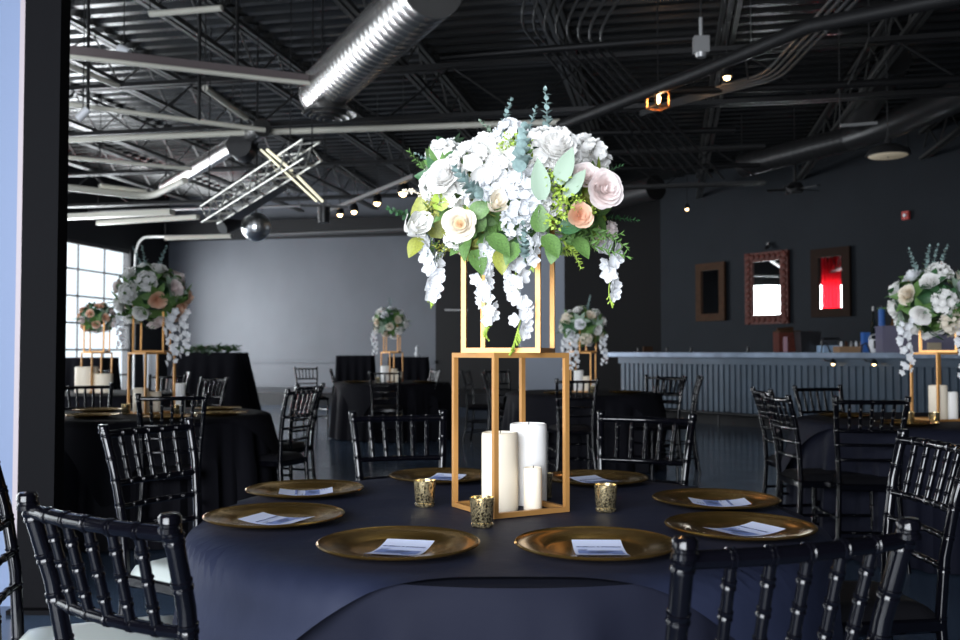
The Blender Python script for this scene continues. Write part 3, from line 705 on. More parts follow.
def round_table(loc,Rr,label,seed,lab2,lab3,half=.715,rot=0,mo=m_navy,mu=m_navy2,over=True,grp='round banquet tables'):
    t=thing('round_table',label,'table',(loc[0],loc[1],0),0,grp)
    part('tabletop',MB().lathe([(Rr-.01,.712),(Rr-.005,.738),(.001,.738)],64),m_brown,t)
    for k in range(4):
        a=PI/4+k*PI/2; part('leg',MB().tube([(.5*math.cos(a),.5*math.sin(a),.715),(.52*math.cos(a),.52*math.sin(a),0)],.015,8),m_steelblk,t)
    o=link('tablecloth',under_cloth(.741,Rr,seed).mesh('tablecloth',mu)); o.location=(loc[0],loc[1],0); tag(o,lab2,'tablecloth','floor length tablecloths')
    if over:
        o=link('table_overlay',over_cloth(.745,Rr,seed,half,rot).mesh('table_overlay',mo)); o.location=(loc[0],loc[1],0); tag(o,lab3,'tablecloth','square overlay cloths')
T0=(.066,2.46)
round_table(T0,.76,'round banquet table in the foreground carrying the tall gold centrepiece',1.3,'dark navy floor-length underlay cloth on the foreground table','navy square overlay cloth draped on the foreground table')
round_table(T1,.76,'round banquet table at the left beside the column',2.1,'black floor-length cloth on the left table','dark overlay cloth with a hanging corner on the left table',.78,R(48),m_blackcloth,m_blackcloth)
round_table(T3,.76,'round banquet table far away in front of the stage',.4,'black floor-length cloth on the far centre table','dark navy overlay cloth on the far centre table',.8,R(20),m_blackcloth,m_blackcloth)
round_table(T4,.76,'round banquet table right of centre in front of the grey pier',3.0,'black floor-length cloth on the table right of centre','black overlay cloth on the table right of centre',.8,R(10),m_blackcloth,m_blackcloth)
round_table(T5,.78,'round banquet table at the right beside the bar',4.2,'dark navy floor-length cloth on the right table','dark navy overlay cloth on the right table',.8,R(30),m_navy2,m_navy2)
round_table(T2,.76,'round banquet table far left close to the windows',5.2,'black floor-length cloth on the far left table','black overlay cloth on the far left table',.8,R(30),m_blackcloth,m_blackcloth)
TZ=.753
def draped_box(x0,x1,ytop,Y,dp,label,flare=.06,m=m_blackcloth,seed=0,z1=None):
    a=pt(x0,ytop,Y);b=pt(x1,ytop,Y); H=a.z; w2=(b.x-a.x)/2; cx=(a.x+b.x)/2; t=thing('draped_table',label,'table',(cx,Y+dp/2,0))
    part('tabletop',MB().box((0,0,H-.03),(w2*2-.04,dp-.04,.03)),m_brown,t,False)
    mb=MB(); v=[];f=[];N=120
    def per(i):
        L=2*(w2*2+dp); s=i/N*L
        if s<w2*2: return (-w2+s,-dp/2,0,-1)
        s-=w2*2
        if s<dp: return (w2,-dp/2+s,1,0)
        s-=dp
        if s<w2*2: return (w2-s,dp/2,0,1)
        s-=w2*2; return (-w2,dp/2-s,-1,0)
    for j in range(9):
        for i in range(N):
            x,y,nx,ny=per(i); d=H*j/8; e=flare*j/8+.02*math.sin(i*.9+seed)*min(1,j/3); v.append((x+nx*e+(x/w2)*flare*j/8*.5,y+ny*e,H-d*.99))
    for j in range(8):
        for i in range(N): q=(i+1)%N; f.append((j*N+i,j*N+q,j*N+N+q,j*N+N+i))
    f.append(tuple(range(N))); mb.add(v,f); part('drape',mb,m,t)
    return t
draped_box(176,236,352.5,17,.9,'long black draped table before the stage, topped with greenery',.18)
draped_box(64,102,357.5,15,.7,'black draped table in front of the left window')
draped_box(336,371,355.5,16.3,.6,'left of two tall black draped tables before the back wall',.03)
draped_box(388,427,357,16.3,.6,'right of two tall black draped tables before the back wall',.03)
o=solo('folded_cloth',MB().grid(lambda u,v:(.12*math.cos(u*PI*1.0)*(.6+.4*v),-.1+.05*math.sin(u*9),(v-1)*1.13),16,6),m_whitep,'white cloth hanging at the left end of the long draped table','cloth',loc=pt(145,353,16.4)+Vector((.15,-.1,0)))
solo('white_ornament',MB().lathe([(.03,0),(.05,.05),(.02,.1),(.03,.14),(.001,.2)],12),m_whitep,'small white ornament on the right tall draped table','ornament',loc=(pt(417,356,16.6).x,16.6,pt(417,357,16.3).z+.005))

# ================= TABLEWARE
def charger_mb(n=200):
    mb=MB(); prof=[(.001,.004),(.095,.004),(.104,.006),(.112,.012),(.150,.0155),(.159,.018),(.163,.0205),(.166,.018),(.163,.0145),(.11,.006),(.10,0),(.001,0)]
    return mb.lathe(prof,n,wob=lambda i,k:1.0+(.010 if (i in(5,6,7,8) and k%2) else 0))
cme=charger_mb().mesh('charger_plate',m_charger); cme_far=charger_mb(48).mesh('charger_plate',m_charger)
plates=[(-0.493, 2.296), (-0.501, 2.738), (-0.167, 1.965), (0.237, 1.962), (0.586, 2.157), (0.629, 2.55), (0.358, 2.98), (-0.122, 3.033)]
plab=['left edge of the main table, nearer','left far side of the main table','front left of the main table','front right of the main table','right side of the main table, nearer','right side of the main table, further','back right of the main table, behind a votive','back left of the main table, behind a votive']
crot=[68,100,-13,-1,-62,-95,-150+180,-80+180+60]
ctext=bpy.data.curves.new('card_text','FONT'); ctext.body='ISABELLA & DOMINIC'; ctext.size=.0095; ctext.align_x='CENTER'; ctext.extrude=.0002;ctext.offset=.0003; ctext.materials.append(m_ink)
_o=bpy.data.objects.new('headline',ctext); COL.objects.link(_o); bpy.context.view_layer.update()
HL=bpy.data.meshes.new_from_object(_o.evaluated_get(bpy.context.evaluated_depsgraph_get())); HL.name='headline'; bpy.data.objects.remove(_o)
if not HL.materials: HL.materials.append(m_ink)
def make_card():
    t=thing('menu_card','x','card')
    W,Lc=.103,.150; bendz=lambda x,y: .0+.008*(abs(y)/.075)**2*(1 if y<0 else 1.0)
    mb=MB(); 
    for zz in(.0,.0006): mb.grid(lambda u,v:((u-.5)*W,(v-.5)*Lc,zz+bendz(0,(v-.5)*Lc)),2,12)
    part('paper',mb,m_paper,t)
    mb=MB()
    def patch(cx,cy,rx,ry,m_):
        mb.grid(lambda u,v:(cx+rx*math.sqrt(v)*math.cos(2*PI*u),cy+ry*math.sqrt(v)*math.sin(2*PI*u),.0022+bendz(0,cy+ry*math.sqrt(v)*math.sin(2*PI*u))),14,3,wrap=True)
    for cx,cy,rx,ry in((.004,-.016,.013,.013),(-.016,-.020,.009,.008),(.02,-.012,.006,.006),(-.003,-.028,.007,.006)): patch(cx,cy,rx,ry,0)
    part('floral_print',mb,m_ink,t)
    mb=MB(); mb.grid(lambda u,v:(-.045+.09*u,-.038+.04*v,.0014+bendz(0,-.038+.04*v)),2,6); part('blue_band',mb,m_inkblue,t)
    mb=MB()
    for k in range(3): mb.box((-.034,.010-.008*k,.0020),(.02-.004*k,.002,.0003))
    for k in range(3): mb.box((.03,-.045-.007*k,.0050+.0010*k),(.03-.006*k,.0018,.0003))
    part('fine_print',mb,m_ink,t,False)
    o=link('headline',HL,t); o.location=(0,.024,.0034); o.rotation_euler=(R(2),0,0)
    return t
for i,(x,y) in enumerate(plates):
    o=link('charger_plate',cme); o.location=(x,y,TZ); tag(o,'gold charger plate with beaded rim, '+plab[i],'plate','gold chargers on the main table')
card=make_card(); cache(card)
for i,(x,y) in enumerate(plates):
    l='pale blue printed card on the charger, '+plab[i]
    if i==0: card.location=(x+.01,y-.02,TZ+.005); card.rotation_euler=(0,0,R(crot[i])); card['label']=l; card['group']='cards on the chargers'
    else: dup(card,l,(x+.005,y-.03 if i in(2,3) else y-.015,TZ+.005),R(crot[i]),'cards on the chargers')
def far_plate(px,Yq,T,label,z=TZ):
    o=link('charger_plate',cme_far); o.location=((px-480)/F*Yq,Yq,z); tag(o,label,'plate','gold chargers on the other tables')
far_plate(92,5.95,T1,'charger plate at the near left edge of the left table')
far_plate(100,6.5,T1,'charger plate at the left of the left table, behind another')
far_plate(222,6.15,T1,'charger plate at the right of the left table, nearer')
far_plate(218,6.65,T1,'charger plate at the right of the left table, further')
far_plate(170,5.8,T1,'charger plate at the near side of the left table, behind a chair')
far_plate(845,5.95,T5,'charger plate at the left side of the right table')
far_plate(905,5.3,T5,'charger plate at the near side of the right table')
far_plate(560,9.2,T4,'charger plate on the black table seen beside the gold frame')
far_plate(625,9.4,T4,'charger plate on the black table right of its centrepiece')
far_plate(356,12.6,T3,'charger plate at the left side of the far centre table')
far_plate(425,12.6,T3,'charger plate at the right side of the far centre table')
# votives and candles
def votive_mb(): return MB().lathe([(.001,.004),(.02,.004),(.023,.0),(.0245,.006),(.0215,.010),(.0235,.014),(.027,.068),(.0255,.068),(.022,.018),(.001,.016)][2:],28)
_vb=votive_mb(); _vb.v=[(x*1.09,y*1.09,z) for x,y,z in _vb.v]; vme=_vb.mesh('glass',m_votive); vwax=MB().lathe([(.0215,.02),(.024,.050),(.001,.050)],20).mesh('wax',m_waxw)
vproto=thing('votive_holder','x','candle holder'); link('glass',vme,vproto); link('wax',vwax,vproto); cache(vproto)
first=[True]
def votive(x,y,label,grp='mercury glass votives on the main table',z=TZ):
    if first[0]: first[0]=False; vproto.location=(x,y,z); vproto['label']=label; vproto['group']=grp; return
    dup(vproto,label,(x,y,z),random.random(),grp)
votive(-.146,2.527,'gold mottled glass votive left of the gold frame')
votive(.005,2.235,'gold mottled glass votive in front of the gold frame foot')
votive(.322,2.447,'gold mottled glass votive right of the gold frame')
votive(.175,2.67,'gold glass votive mostly hidden behind the small ivory candle')
def candle(loc,r,h,m,label,grp):
    t=thing('pillar_candle',label,'candle',loc,0,grp); n=32
    part('wax_body',MB().lathe([(r*.98,0),(r,.004),(r,h-.012),(r*.98,h-.002),(r*.9,h),(r*.8,h-.012),(.001,h-.016)],n,wob=lambda i,k:1+.012*math.sin(k*2*PI/n*3+1)),m,t)
    part('wick',MB().tube([(0,0,h-.018),(.002,0,h+.004)],.0015,6),m_wick,t)
gc='pillar candles inside the gold frame'
candle((.051,2.468,TZ),.0475,.200,m_wax,'tall ivory pillar candle in front inside the gold frame',gc)
candle((.130,2.57,TZ),.050,.215,m_waxw,'tall white pillar candle at the back inside the gold frame',gc)
candle((.135,2.445,TZ),.0235,.112,m_wax,'small ivory pillar candle at the right inside the gold frame',gc)
# gold stands
def cuboid_frame(r_,x,y,s,h,z0,rot,m,wd=.0125,skew=0):
    M=Matrix.Translation((x,y,z0))@Matrix.Rotation(rot,4,'Z'); cs=[Vector((i*s/2,j*s/2,0)) for i,j in((-1,-1),(1,-1),(1,1),(-1,1))]
    for c in cs: part('post',MB().box((c.x,c.y,h/2),(wd,wd,h),M),m,r_,False)
    for z in(wd/2,h-wd/2):
        mb=MB()
        for k in range(4):
            a=cs[k];b=cs[(k+1)%4]; mid=(a+b)/2; L=s-wd
            mb.box((mid.x,mid.y,z),(L if abs(a.y-b.y)<1e-6 else wd,L if abs(a.x-b.x)<1e-6 else wd,wd),M)
        part('rail_frame',mb,m,r_,False)
stand=thing('geometric_stand','tall stacked gold geometric frame stand in the middle of the main table','centrepiece stand',(.077,2.48,TZ),0,'gold stacked flower stands')
cuboid_frame(stand,0,0,.21,.405,0,R(29.5),m_gold); cuboid_frame(stand,0,0,.192,.37,.405,R(-15),m_gold)
cache(stand)
sl=[(T1,15,'gold stacked frame stand on the left table',R(20)),(T3,0,'thin gold stacked frame stand on the far centre table',R(10)),(T4,0,'gold stacked frame stand on the table right of centre',R(40)),(T5,0,'gold stacked frame stand on the right table by the bar',R(-12)),(T2,0,'gold frame stand far left in front of the window',R(20))]
locs=[]
for (T,_,lab,rz) in sl:
    x,y=T
    if T is T1: x=(152-480)/F*6.35
    if T is T5: x=(938-480)/F*5.7; y=5.7
    if T is T4: x=(583-480)/F*9.75
    if T is T3: x=(392-480)/F*13
    if T is T2: x=(97-480)/F*9.6
    locs.append((x,y)); dup(stand,lab,(x,y,TZ),rz,'gold stacked flower stands')
def candles_for(i,lst,where):
    x0,y0=locs[i]
    for k,(dx,dy,r,h,m,l) in enumerate(lst): candle((x0+dx,y0+dy,TZ),r,h,m,l+' '+where,'pillar candles on other tables')
candles_for(0,[(-.06,-.03,.05,.17,m_wax,'short ivory candle at the left in the gold stand'),(-.01,.07,.05,.14,m_wax,'wide amber-lit candle inside the gold stand'),(.20,-.02,.032,.20,m_waxw,'slim white candle right of the gold stand')],'on the left table')
candles_for(3,[(-.03,-.05,.052,.21,m_wax,'tall ivory candle'),(.06,-.02,.04,.17,m_waxw,'medium white candle'),(.12,-.10,.035,.15,m_wax,'small ivory candle')],'in the gold stand on the right table')
candles_for(2,[(-.05,-.04,.05,.22,m_waxw,'tall white candle'),(.03,-.04,.045,.16,m_wax,'medium ivory candle'),(.09,0,.04,.12,m_waxw,'small white candle')],'on the table right of centre')
candles_for(1,[(-.08,-.05,.07,.22,m_waxw,'tall white candle'),(.02,-.05,.06,.18,m_wax,'medium ivory candle'),(.10,-.1,.05,.14,m_wax,'small ivory candle')],'on the far centre table')
candles_for(4,[(-.08,-.05,.11,.26,m_wax,'broad beige candle'),(.10,-.07,.09,.19,m_wax,'lower beige candle')],'on the far left table')
gv='gold votives on other tables'
for (x,y,l) in [((127-480)/F*6.2,6.2,'gold votive left of the ivory candles on the left table'),((176-480)/F*6.1,6.1,'gold votive right of the gold stand on the left table'),((908-480)/F*5.4,5.4,'gold votive left of the gold stand on the right table'),((933-480)/F*5.35,5.35,'gold votive in front of the candles on the right table'),((378-480)/F*12.7,12.7,'gold votive left of the far centre candles'),((400-480)/F*12.7,12.7,'gold votive right of the far centre candles'),((592-480)/F*9.5,9.5,'gold votive by the candles on the table right of centre')]:
    votive(x,y,l,gv)

# ================= FLOWERS
random.seed(7)
def zto(n,spin=0):
    n=Vector(n).normalized(); q=n.to_track_quat('Z','Y'); return q.to_matrix().to_4x4()@Matrix.Rotation(spin,4,'Z')
def rose_mb(n=22,op=1.0,seed=0,nu=6,nv=5):
    rd=random.Random(seed); mb=MB()
    for k in range(n):
        t=(k/(n-1)); a0=k*2.39996; wd=.75+.35*(1-t)+rd.uniform(-.1,.1); ro=.16+.84*t**.9; hh=1.0-.55*t*op
        j1=rd.uniform(-.06,.06)
        def fn(u,v):
            uu=u*2-1; ve=v*(1-.22*abs(uu)**2.2); 
            r=ro*(ve**.55)*(1-.05*uu*uu); z=hh*ve+j1-.22*t*max(0,ve-.7)/.3*op - (.35 if t>.5 else .15)*(1-ve)
            if v>.85: r+= .07*t*op
            a=a0+uu*wd*(.35+.65*min(1,ve*1.6)); return (r*math.cos(a),r*math.sin(a),z*.85+.04*math.sin(uu*5+k)*t*ve)
        mb.grid(fn,nu,nv)
    return mb
def bud_mb():
    mb=rose_mb(10,.15,3); mb.v=[(x*.8,y*.8,z*1.25) for x,y,z in mb.v]; return mb
def floret(mb,M,r,rd,np_=5,cup=.3,wf=.62):
    for k in range(np_):
        a=2*PI*k/np_+rd.uniform(-.2,.2); c,s=math.cos(a),math.sin(a)
        def fn(u,v):
            uu=u*2-1; w_=wf*(math.sin(PI*(v**1.25*.86+.07))**.7); x=v*r*(1-.10*uu*uu); y=uu*w_*r*.8
            return (x*c-y*s,x*s+y*c,cup*r*v*v*1.2+.12*r*uu*uu+.05*r*math.sin(uu*4+k))
        mb.grid(fn,3,4,M)
def cluster_mb(n,seed,rf=.30,squash=.75):
    rd=random.Random(seed); mb=MB()
    for k in range(n):
        z=1-(k+.5)/n*1.25; a=k*2.39996; q=math.sqrt(max(0,1-z*z)); nrm=Vector((q*math.cos(a),q*math.sin(a),z))
        p=Vector((nrm.x,nrm.y,nrm.z*squash))*rd.uniform(.82,1.05)
        floret(mb,Matrix.Translation(p)@zto(nrm+Vector((rd.uniform(-.4,.4),rd.uniform(-.4,.4),rd.uniform(-.3,.3))),rd.random()*6),rf*rd.uniform(.8,1.2),rd)
    return mb
def leaf_grid(mb,M,L,Wd,curl=.2,foldv=.2,tip=1.0):
    def fn(u,v):
        uu=u*2-1; w_=Wd*math.sin(PI*min(1,(v*.93+.07))**.8)**.9*(1-.0*v); return (uu*w_,v*L,-curl*L*v*v+foldv*abs(uu)*w_)
    mb.grid(fn,4,6,M)
def leafspray_mb(n,seed,L=.5,Wd=.16,spread=1.0):
    rd=random.Random(seed); mb=MB()
    for k in range(n):
        a=2*PI*k/n+rd.uniform(-.3,.3); M=Matrix.Rotation(a,4,'Z')@Matrix.Rotation(rd.uniform(.05,.9)*spread,4,'X'); leaf_grid(mb,M,L*rd.uniform(.8,1.2),Wd*rd.uniform(.8,1.1),.15)
    return mb
def sprig_mb(n,seed,Lf,Wf,bendx=.25,pair=True,rnd=False,dens=1):
    """stem along +z length 1"""
    rd=random.Random(seed); mb=MB(); P=[(bendx*t*t,0,t) for t in[i/8 for i in range(9)]]; mb.tube(P,[.012*(1-.7*i/8) for i in range(9)],5)
    for k in range(n):
        t=.12+.86*k/(n-1); p=Vector((bendx*t*t,0,t))
        for s in((0,PI) if pair else (rd.random()*6,)):
            a=s+k*1.57+rd.uniform(-.4,.4); sc_=(1-.55*t); M=Matrix.Translation(p)@Matrix.Rotation(a,4,'Z')@Matrix.Rotation(R(rd.uniform(15,55)),4,'X'); leaf_grid(mb,M,Lf*sc_*rd.uniform(.85,1.15),Wf*sc_,.1,.25)
    M=Matrix.Translation((bendx,0,.99))@Matrix.Rotation(R(80),4,'X'); leaf_grid(mb,M,Lf*.45,Wf*.4,0)
    return mb
def bells_mb(seed,n=11,step=1.0,tail=True):
    """hanging blossom strand, length 1 down from origin (z to -1)"""
    rd=random.Random(seed); mb=MB()
    for k in range(n):
        t=.03+.78*k/(n-1); x=.03*math.sin(t*9+seed); a=rd.random()*6.28
        nrm=Vector((math.cos(a)*.9,-abs(math.sin(a))*.9-.2,rd.uniform(-.5,.1))); p=Vector((x+.045*nrm.x,.045*nrm.y,-t))
        floret(mb,Matrix.Translation(p)@zto(nrm,a),.105*(1.1-.3*t)*rd.uniform(.85,1.15),rd,4,.25)
    return mb
def strandstem_mb(seed):
    mb=MB(); P=[(.03*math.sin(t*9+seed),0,-t) for t in[i/12 for i in range(13)]]; mb.tube(P,.007,5); rd=random.Random(seed)
    for k in range(9):
        t=.83+.17*k/8; a=rd.random()*6.28; x=.03*math.sin(t*9+seed); d=Vector((math.cos(a)*.045,math.sin(a)*.045,-.06)); mb.tube([(x,0,-t+.03),Vector((x,0,-t+.03))+d],[.006,.011],5)
    return mb
ROSE=rose_mb(24,1.0,1); ROSE2=rose_mb(20,.7,2); BUD=bud_mb()
def me(name,mb,m): return mb.mesh(name,m)
MR={}
def rose_me(kind,m):
    k=(kind,m.name)
    if k not in MR: MR[k]={'rose':ROSE,'rose2':ROSE2,'bud':BUD,'peony':rose_mb(34,.85,5,8,6)}.get(kind).mesh('rose',m)
    return MR[k]
CL={}
def get(kind,m,seed):
    k=(kind,m.name,seed)
    if k in CL: return CL[k]
    if kind=='cluster': b=cluster_mb(24,seed,.40,.7)
    elif kind=='cluster_big': b=cluster_mb(52,seed,.26)
    elif kind=='leaves': b=leafspray_mb(6,seed,1.0,.27)
    elif kind=='leafwide': b=leafspray_mb(4,seed,1.0,.36,.7)
    elif kind=='euc': b=sprig_mb(11,seed,.19,.085,.15)
    elif kind=='eucfat': b=sprig_mb(13,seed,.30,.14,.12)
    elif kind=='rosemary': b=sprig_mb(20,seed,.20,.035,.3)
    elif kind=='fern': b=sprig_mb(16,seed,.26,.07,.3)
    elif kind=='astilbe':
        rd=random.Random(seed); b=MB(); b.tube([(0,0,0),(0,0,1)],.01,5)
        for q in range(60):
            t=rd.random(); r_=.13*(1-t*.6); a=rd.random()*6.28; p=(r_*math.cos(a)*rd.random(),r_*math.sin(a)*rd.random(),.2+.8*t); b.lathe([(.001,-.03),(.032,0),(.001,.03)],5,Matrix.Translation(p))
    elif kind=='limes': 
        rd=random.Random(seed); b=MB()
        for q in range(60):
            d=Vector((rd.gauss(0,1),rd.gauss(0,1),rd.gauss(0,1))).normalized(); M=Matrix.Translation(d*rd.uniform(.2,.9))@zto(d,rd.random()*6)@Matrix.Rotation(.9,4,'X'); leaf_grid(b,M,.28,.1,.1)
    elif kind=='bells': b=bells_mb(seed)
    elif kind=='strand': b=strandstem_mb(seed)
    CL[k]=b.mesh(kind,m); return CL[k]
def place(parent,name,me_,p,nrm,s,spin=0,label=None):
    M=Matrix.Translation(p)@zto(nrm,spin)@Matrix.Scale(s,4); o=link(name,me_,parent,M)
    if label:o['label']=label
    return o
K=2.475/F     # metres per pixel at the centrepiece
def face_cam(d,tilt=0):
    y=d.normalized(); z=Vector((tilt,-1,.35)); x=y.cross(z).normalized(); z=x.cross(y); return Matrix((x,y,z)).transposed().to_4x4()
def arrangement_main():
    base=Vector((.077,2.475,TZ+.775)); cxp,cyp=519,190
    t=thing('floral_arrangement','large white and cream floral arrangement with eucalyptus on the tall gold stand','flowers',base,0,'floral centrepieces')
    cen=pt(cxp,cyp,2.475)-base
    def P(px,py,dy): q=pt(px,py,2.475+dy); return q-base
    def out(p,bias=(0,-.25,.1)): return (p-cen)+Vector(bias)*.25
    def surf(px,py,extra=0):
        nx=(px-cxp)/105; ny=(py-cyp)/72; k=max(0,1-nx*nx-ny*ny); return P(px,py,-(.22*math.sqrt(k))+extra)
    # foam core
    part('foam_core',MB().lathe([(.001,-.09),(.09,-.08),(.15,-.02),(.15,.03),(.09,.10),(.001,.12)],20,Matrix.Translation(cen)),m_dkgreen,t)
    def F_(name,me_,px,py,s,extra=0,dirv=None,spin=None,label=None):
        p=surf(px,py,extra); place(t,name,me_,p,dirv if dirv is not None else out(p),s*K,random.random()*6 if spin is None else spin,label)
    cam_=lambda x,z:Vector((x,-1,z))
    # filler leaves everywhere
    for k in range(34):
        a=random.random()*2*PI; q=random.random()**.5; px=cxp+95*q*math.cos(a); py=cyp+6+58*q*math.sin(a)
        ex=.05
        F_('leaf_spray',get('leaves',random.choice([m_leaf,m_leaf,m_dkgreen,m_olive,m_lime]),random.randint(1,4)),px,py,random.uniform(20,30),ex)
    for k in range(14):   # back side
        a=random.random()*PI; p=cen+Vector((.22*math.cos(a),.16*math.sin(a),random.uniform(-.10,.12)))
        place(t,'leaf_spray',get('leaves',random.choice([m_leaf,m_dkgreen]),random.randint(1,4)),p,p-cen,26*K,0)
    for k in range(9):
        a=.3+2.6*k/8; p=cen+Vector((.2*math.cos(a),.17*math.sin(a),random.uniform(-.06,.12)))
        place(t,'blossom_cluster',get('cluster',m_white,1+k%3),p,p-cen,22*K,k)
    for px,py,s,sd,m in [(452,186,20,1,m_white),(436,184,15,3,m_white),(472,168,22,2,m_white),(492,160,18,2,m_white),(510,170,20,1,m_white),(500,186,15,3,m_lilac),(530,186,18,3,m_lilac),(520,205,16,1,m_lilac),(545,150,20,2,m_white),(560,146,17,1,m_white),(535,212,13,2,m_lilac),(515,222,12,1,m_lilac),(478,195,13,3,m_lilac),(549,203,12,3,m_white),(608,232,10,1,m_pinkw),(596,236,9,2,m_pinkw),(563,160,15,2,m_white),(510,135,14,2,m_lilac),(455,238,10,2,m_white),(484,150,14,3,m_white)]:
        F_('blossom_cluster',get('cluster',m,sd),px,py,s,.015)
    # roses
    F_('rose',rose_me('rose',m_cream),460,224,16.5,-0.085,cam_(-.15,.05),.3,'open cream rose at the left')
    F_('rose_heart',rose_me('rose2',m_heart),460,224,6,-.112,cam_(-.15,.05),.3,'apricot heart of the open rose')
    F_('rose_bud',rose_me('bud',m_white),411,230,21,-0.095,Vector((.55,-.8,.25)),.3,'white closed rosebud at the far left')
    F_('rose_bud',rose_me('bud',m_cream),494,207,15,-0.105,Vector((.35,-.9,.3)),1.0,'cream rosebud at the centre')
    F_('rose',rose_me('peony',m_pinkw),603,190,19,-0.065,cam_(.35,.0),.4,'large blush peony at the right')
    F_('rose',rose_me('rose2',m_pinkw),586,178,14,-0.035,cam_(.1,.3),.9,'blush rose behind the peony')
    F_('rose',rose_me('rose2',m_peach),579,216,13,-0.065,cam_(.2,-.1),.2,'small peach rose at the right')
    F_('rose',rose_me('peony',m_white),556,149,20,-0.035,cam_(.2,.8),.2,'white ruffled rose at the top right')
    F_('rose',rose_me('peony',m_white),446,178,19,-0.035,cam_(-.6,.5),.8,'white rose at the upper left')
    F_('rose',rose_me('rose',m_cream),462,248,7,0,cam_(-.2,-.6),.2)
    # big silver leaves
    for px,py,dx,dz,s in[(542,200,-.1,1,38),(558,184,.35,.9,36),(566,196,.5,.7,30)]:
        p=surf(px,py,-.06); mb=None; M=Matrix.Translation(p)@face_cam(Vector((dx,-.12,dz)))@Matrix.Scale(s*K,4)
        k=('bigleaf','s'); 
        if k not in CL: b=MB(); leaf_grid(b,Matrix(),1,.24,.1,.15); CL[k]=b.mesh('leaf',m_silver)
        link('silver_leaf',CL[k],t,M)
    for px,py,dx,dz,s,m in[(425,228,-.15,1,34,m_olive),(436,238,.1,1,34,m_olive),(421,238,-.4,-.6,24,m_olive),(474,250,.3,-.8,26,m_leaf),(490,235,.5,-.5,28,m_leaf),(480,232,-.2,.6,26,m_leaf),(545,235,.3,-.5,26,m_leaf),(556,240,-.2,-.8,24,m_leaf),(500,250,.1,-1,24,m_olive),(540,232,0,.8,26,m_leaf),(470,215,.8,.4,24,m_leaf),(438,210,.3,.9,24,m_lime),(575,238,.5,-.7,24,m_leaf),(560,228,.8,.1,24,m_dkgreen),(517,243,-.4,-.7,24,m_leaf)]:
        p=surf(px,py,-.04); k=('bl',m.name)
        if k not in CL: b=MB(); leaf_grid(b,Matrix(),1,.36,.15,.2); CL[k]=b.mesh('leaf',m)
        link('broad_leaf',CL[k],t,Matrix.Translation(p)@face_cam(Vector((dx,-.25,dz)),dx*.8)@Matrix.Scale(s*K,4))
    for px,py,s in[(562,186,15),(553,180,11),(568,205,15),(557,218,13),(575,200,10),(432,205,12),(520,140,12),(505,142,10),(590,212,9),(440,250,9)]:
        F_('lime_foliage',get('limes',m_lime if px>500 else m_olive,2),px,py,s,-.055)
    # sprigs (base px,py -> tip px,py)
    def S(kind,m,b,e,seed,db=-.05,de=-.05,name='eucalyptus_sprig'):
        p=P(b[0],b[1],db); q=P(e[0],e[1],de); d=q-p; place(t,name,get(kind,m,seed),p,d,d.length,random.random()*6)
    S('euc',m_euc,(500,150),(506,98),1,0,0); S('euc',m_euc,(526,150),(531,106),2,0,0); S('euc',m_euc,(545,145),(553,90),3,0,.0)
    S('eucfat',m_euc,(522,178),(518,128),1,-.285,-.24,'eucalyptus_stem'); S('eucfat',m_euc,(486,202),(452,170),2,-.28,-.26,'eucalyptus_stem')
    S('eucfat',m_euc,(524,262),(527,225),3,-.22,-.24,'eucalyptus_stem')
    S('euc',m_euc,(450,170),(415,158),4,0,-.02); S('euc',m_silver,(505,150),(484,118),5,0,0); S('euc',m_euc,(445,160),(437,140),5,0,0); S('euc',m_silver,(480,150),(492,128),6,0,0)
    S('rosemary',m_leaf,(455,190),(405,166),1,0,-.05,'green_sprig'); S('euc',m_dkgreen,(430,218),(386,215),6,0,-.08,'green_sprig')
    S('rosemary',m_dkgreen,(585,190),(612,158),3,0,0,'green_sprig'); S('euc',m_dkgreen,(595,218),(637,216),2,0,-.02,'green_sprig')
    for b,e in[((550,240),(622,242)),((545,248),(600,256)),((560,238),(590,262)),((570,225),(625,230)),((555,232),(612,248)),((540,245),(575,262))]:
        S('rosemary',m_leaf if e[0]>600 else m_lime,b,e,random.randint(1,3),-.15,-.10,'green_sprig')
    S('fern',m_leaf,(440,240),(420,262),1,-.05,-.05,'green_sprig'); S('fern',m_silver,(450,238),(442,262),2,-.06,-.05,'green_sprig')
    S('astilbe',m_cream,(450,200),(403,190),1,-.05,-.08,'astilbe_plume'); S('astilbe',m_cream,(450,210),(425,197),2,-.08,-.1,'astilbe_plume')
    S('astilbe',m_pinkw,(562,225),(565,188),3,-.18,-.2,'astilbe_plume')
    # hanging strands
    for (x,y0,x1,y1,dy,sd,m) in[(482,240,487,338,-.10,1,m_lilac),(520,236,517,352,-.12,2,m_lilac),(432,240,432,306,-.04,3,m_lilac),(610,238,611,306,-.02,4,m_lilac),(538,215,530,270,-.16,5,m_lilac)]:
        p=P(x,y0,dy); q=P(x1,y1,dy); Lh=(q-p).length; d=(q-p).normalized(); rot=Vector((0,0,-1)).rotation_difference(d).to_matrix().to_4x4()
        n_=Matrix.Translation(p)@rot@Matrix.Scale(Lh,4)
        o=link('hanging_blossoms',get('bells',m,sd),t,n_); link('stem',get('strand',m_lime,sd),o)
        if Lh>.2:
            o.data=bells2(sd,m,18)
        else: o.data=bells2(sd+7,m,9,.15)
    return t
def bells2(sd,m,n,r=.078):
    rd=random.Random(sd); mb=MB()
    for k in range(n):
        t=.02+.80*k/(n-1); x=.03*math.sin(t*9+sd); a=rd.random()*6.28
        nrm=Vector((math.cos(a)*.9,-abs(math.sin(a))*.8-.3,rd.uniform(-.5,.1))); p=Vector((x+.06*nrm.x,.05*nrm.y,-t))
        floret(mb,Matrix.Translation(p)@zto(nrm,a),r*(1.15-.25*t)*rd.uniform(.85,1.15),rd,5,.35,.55)
    return mb.mesh('hanging_blossoms',m)
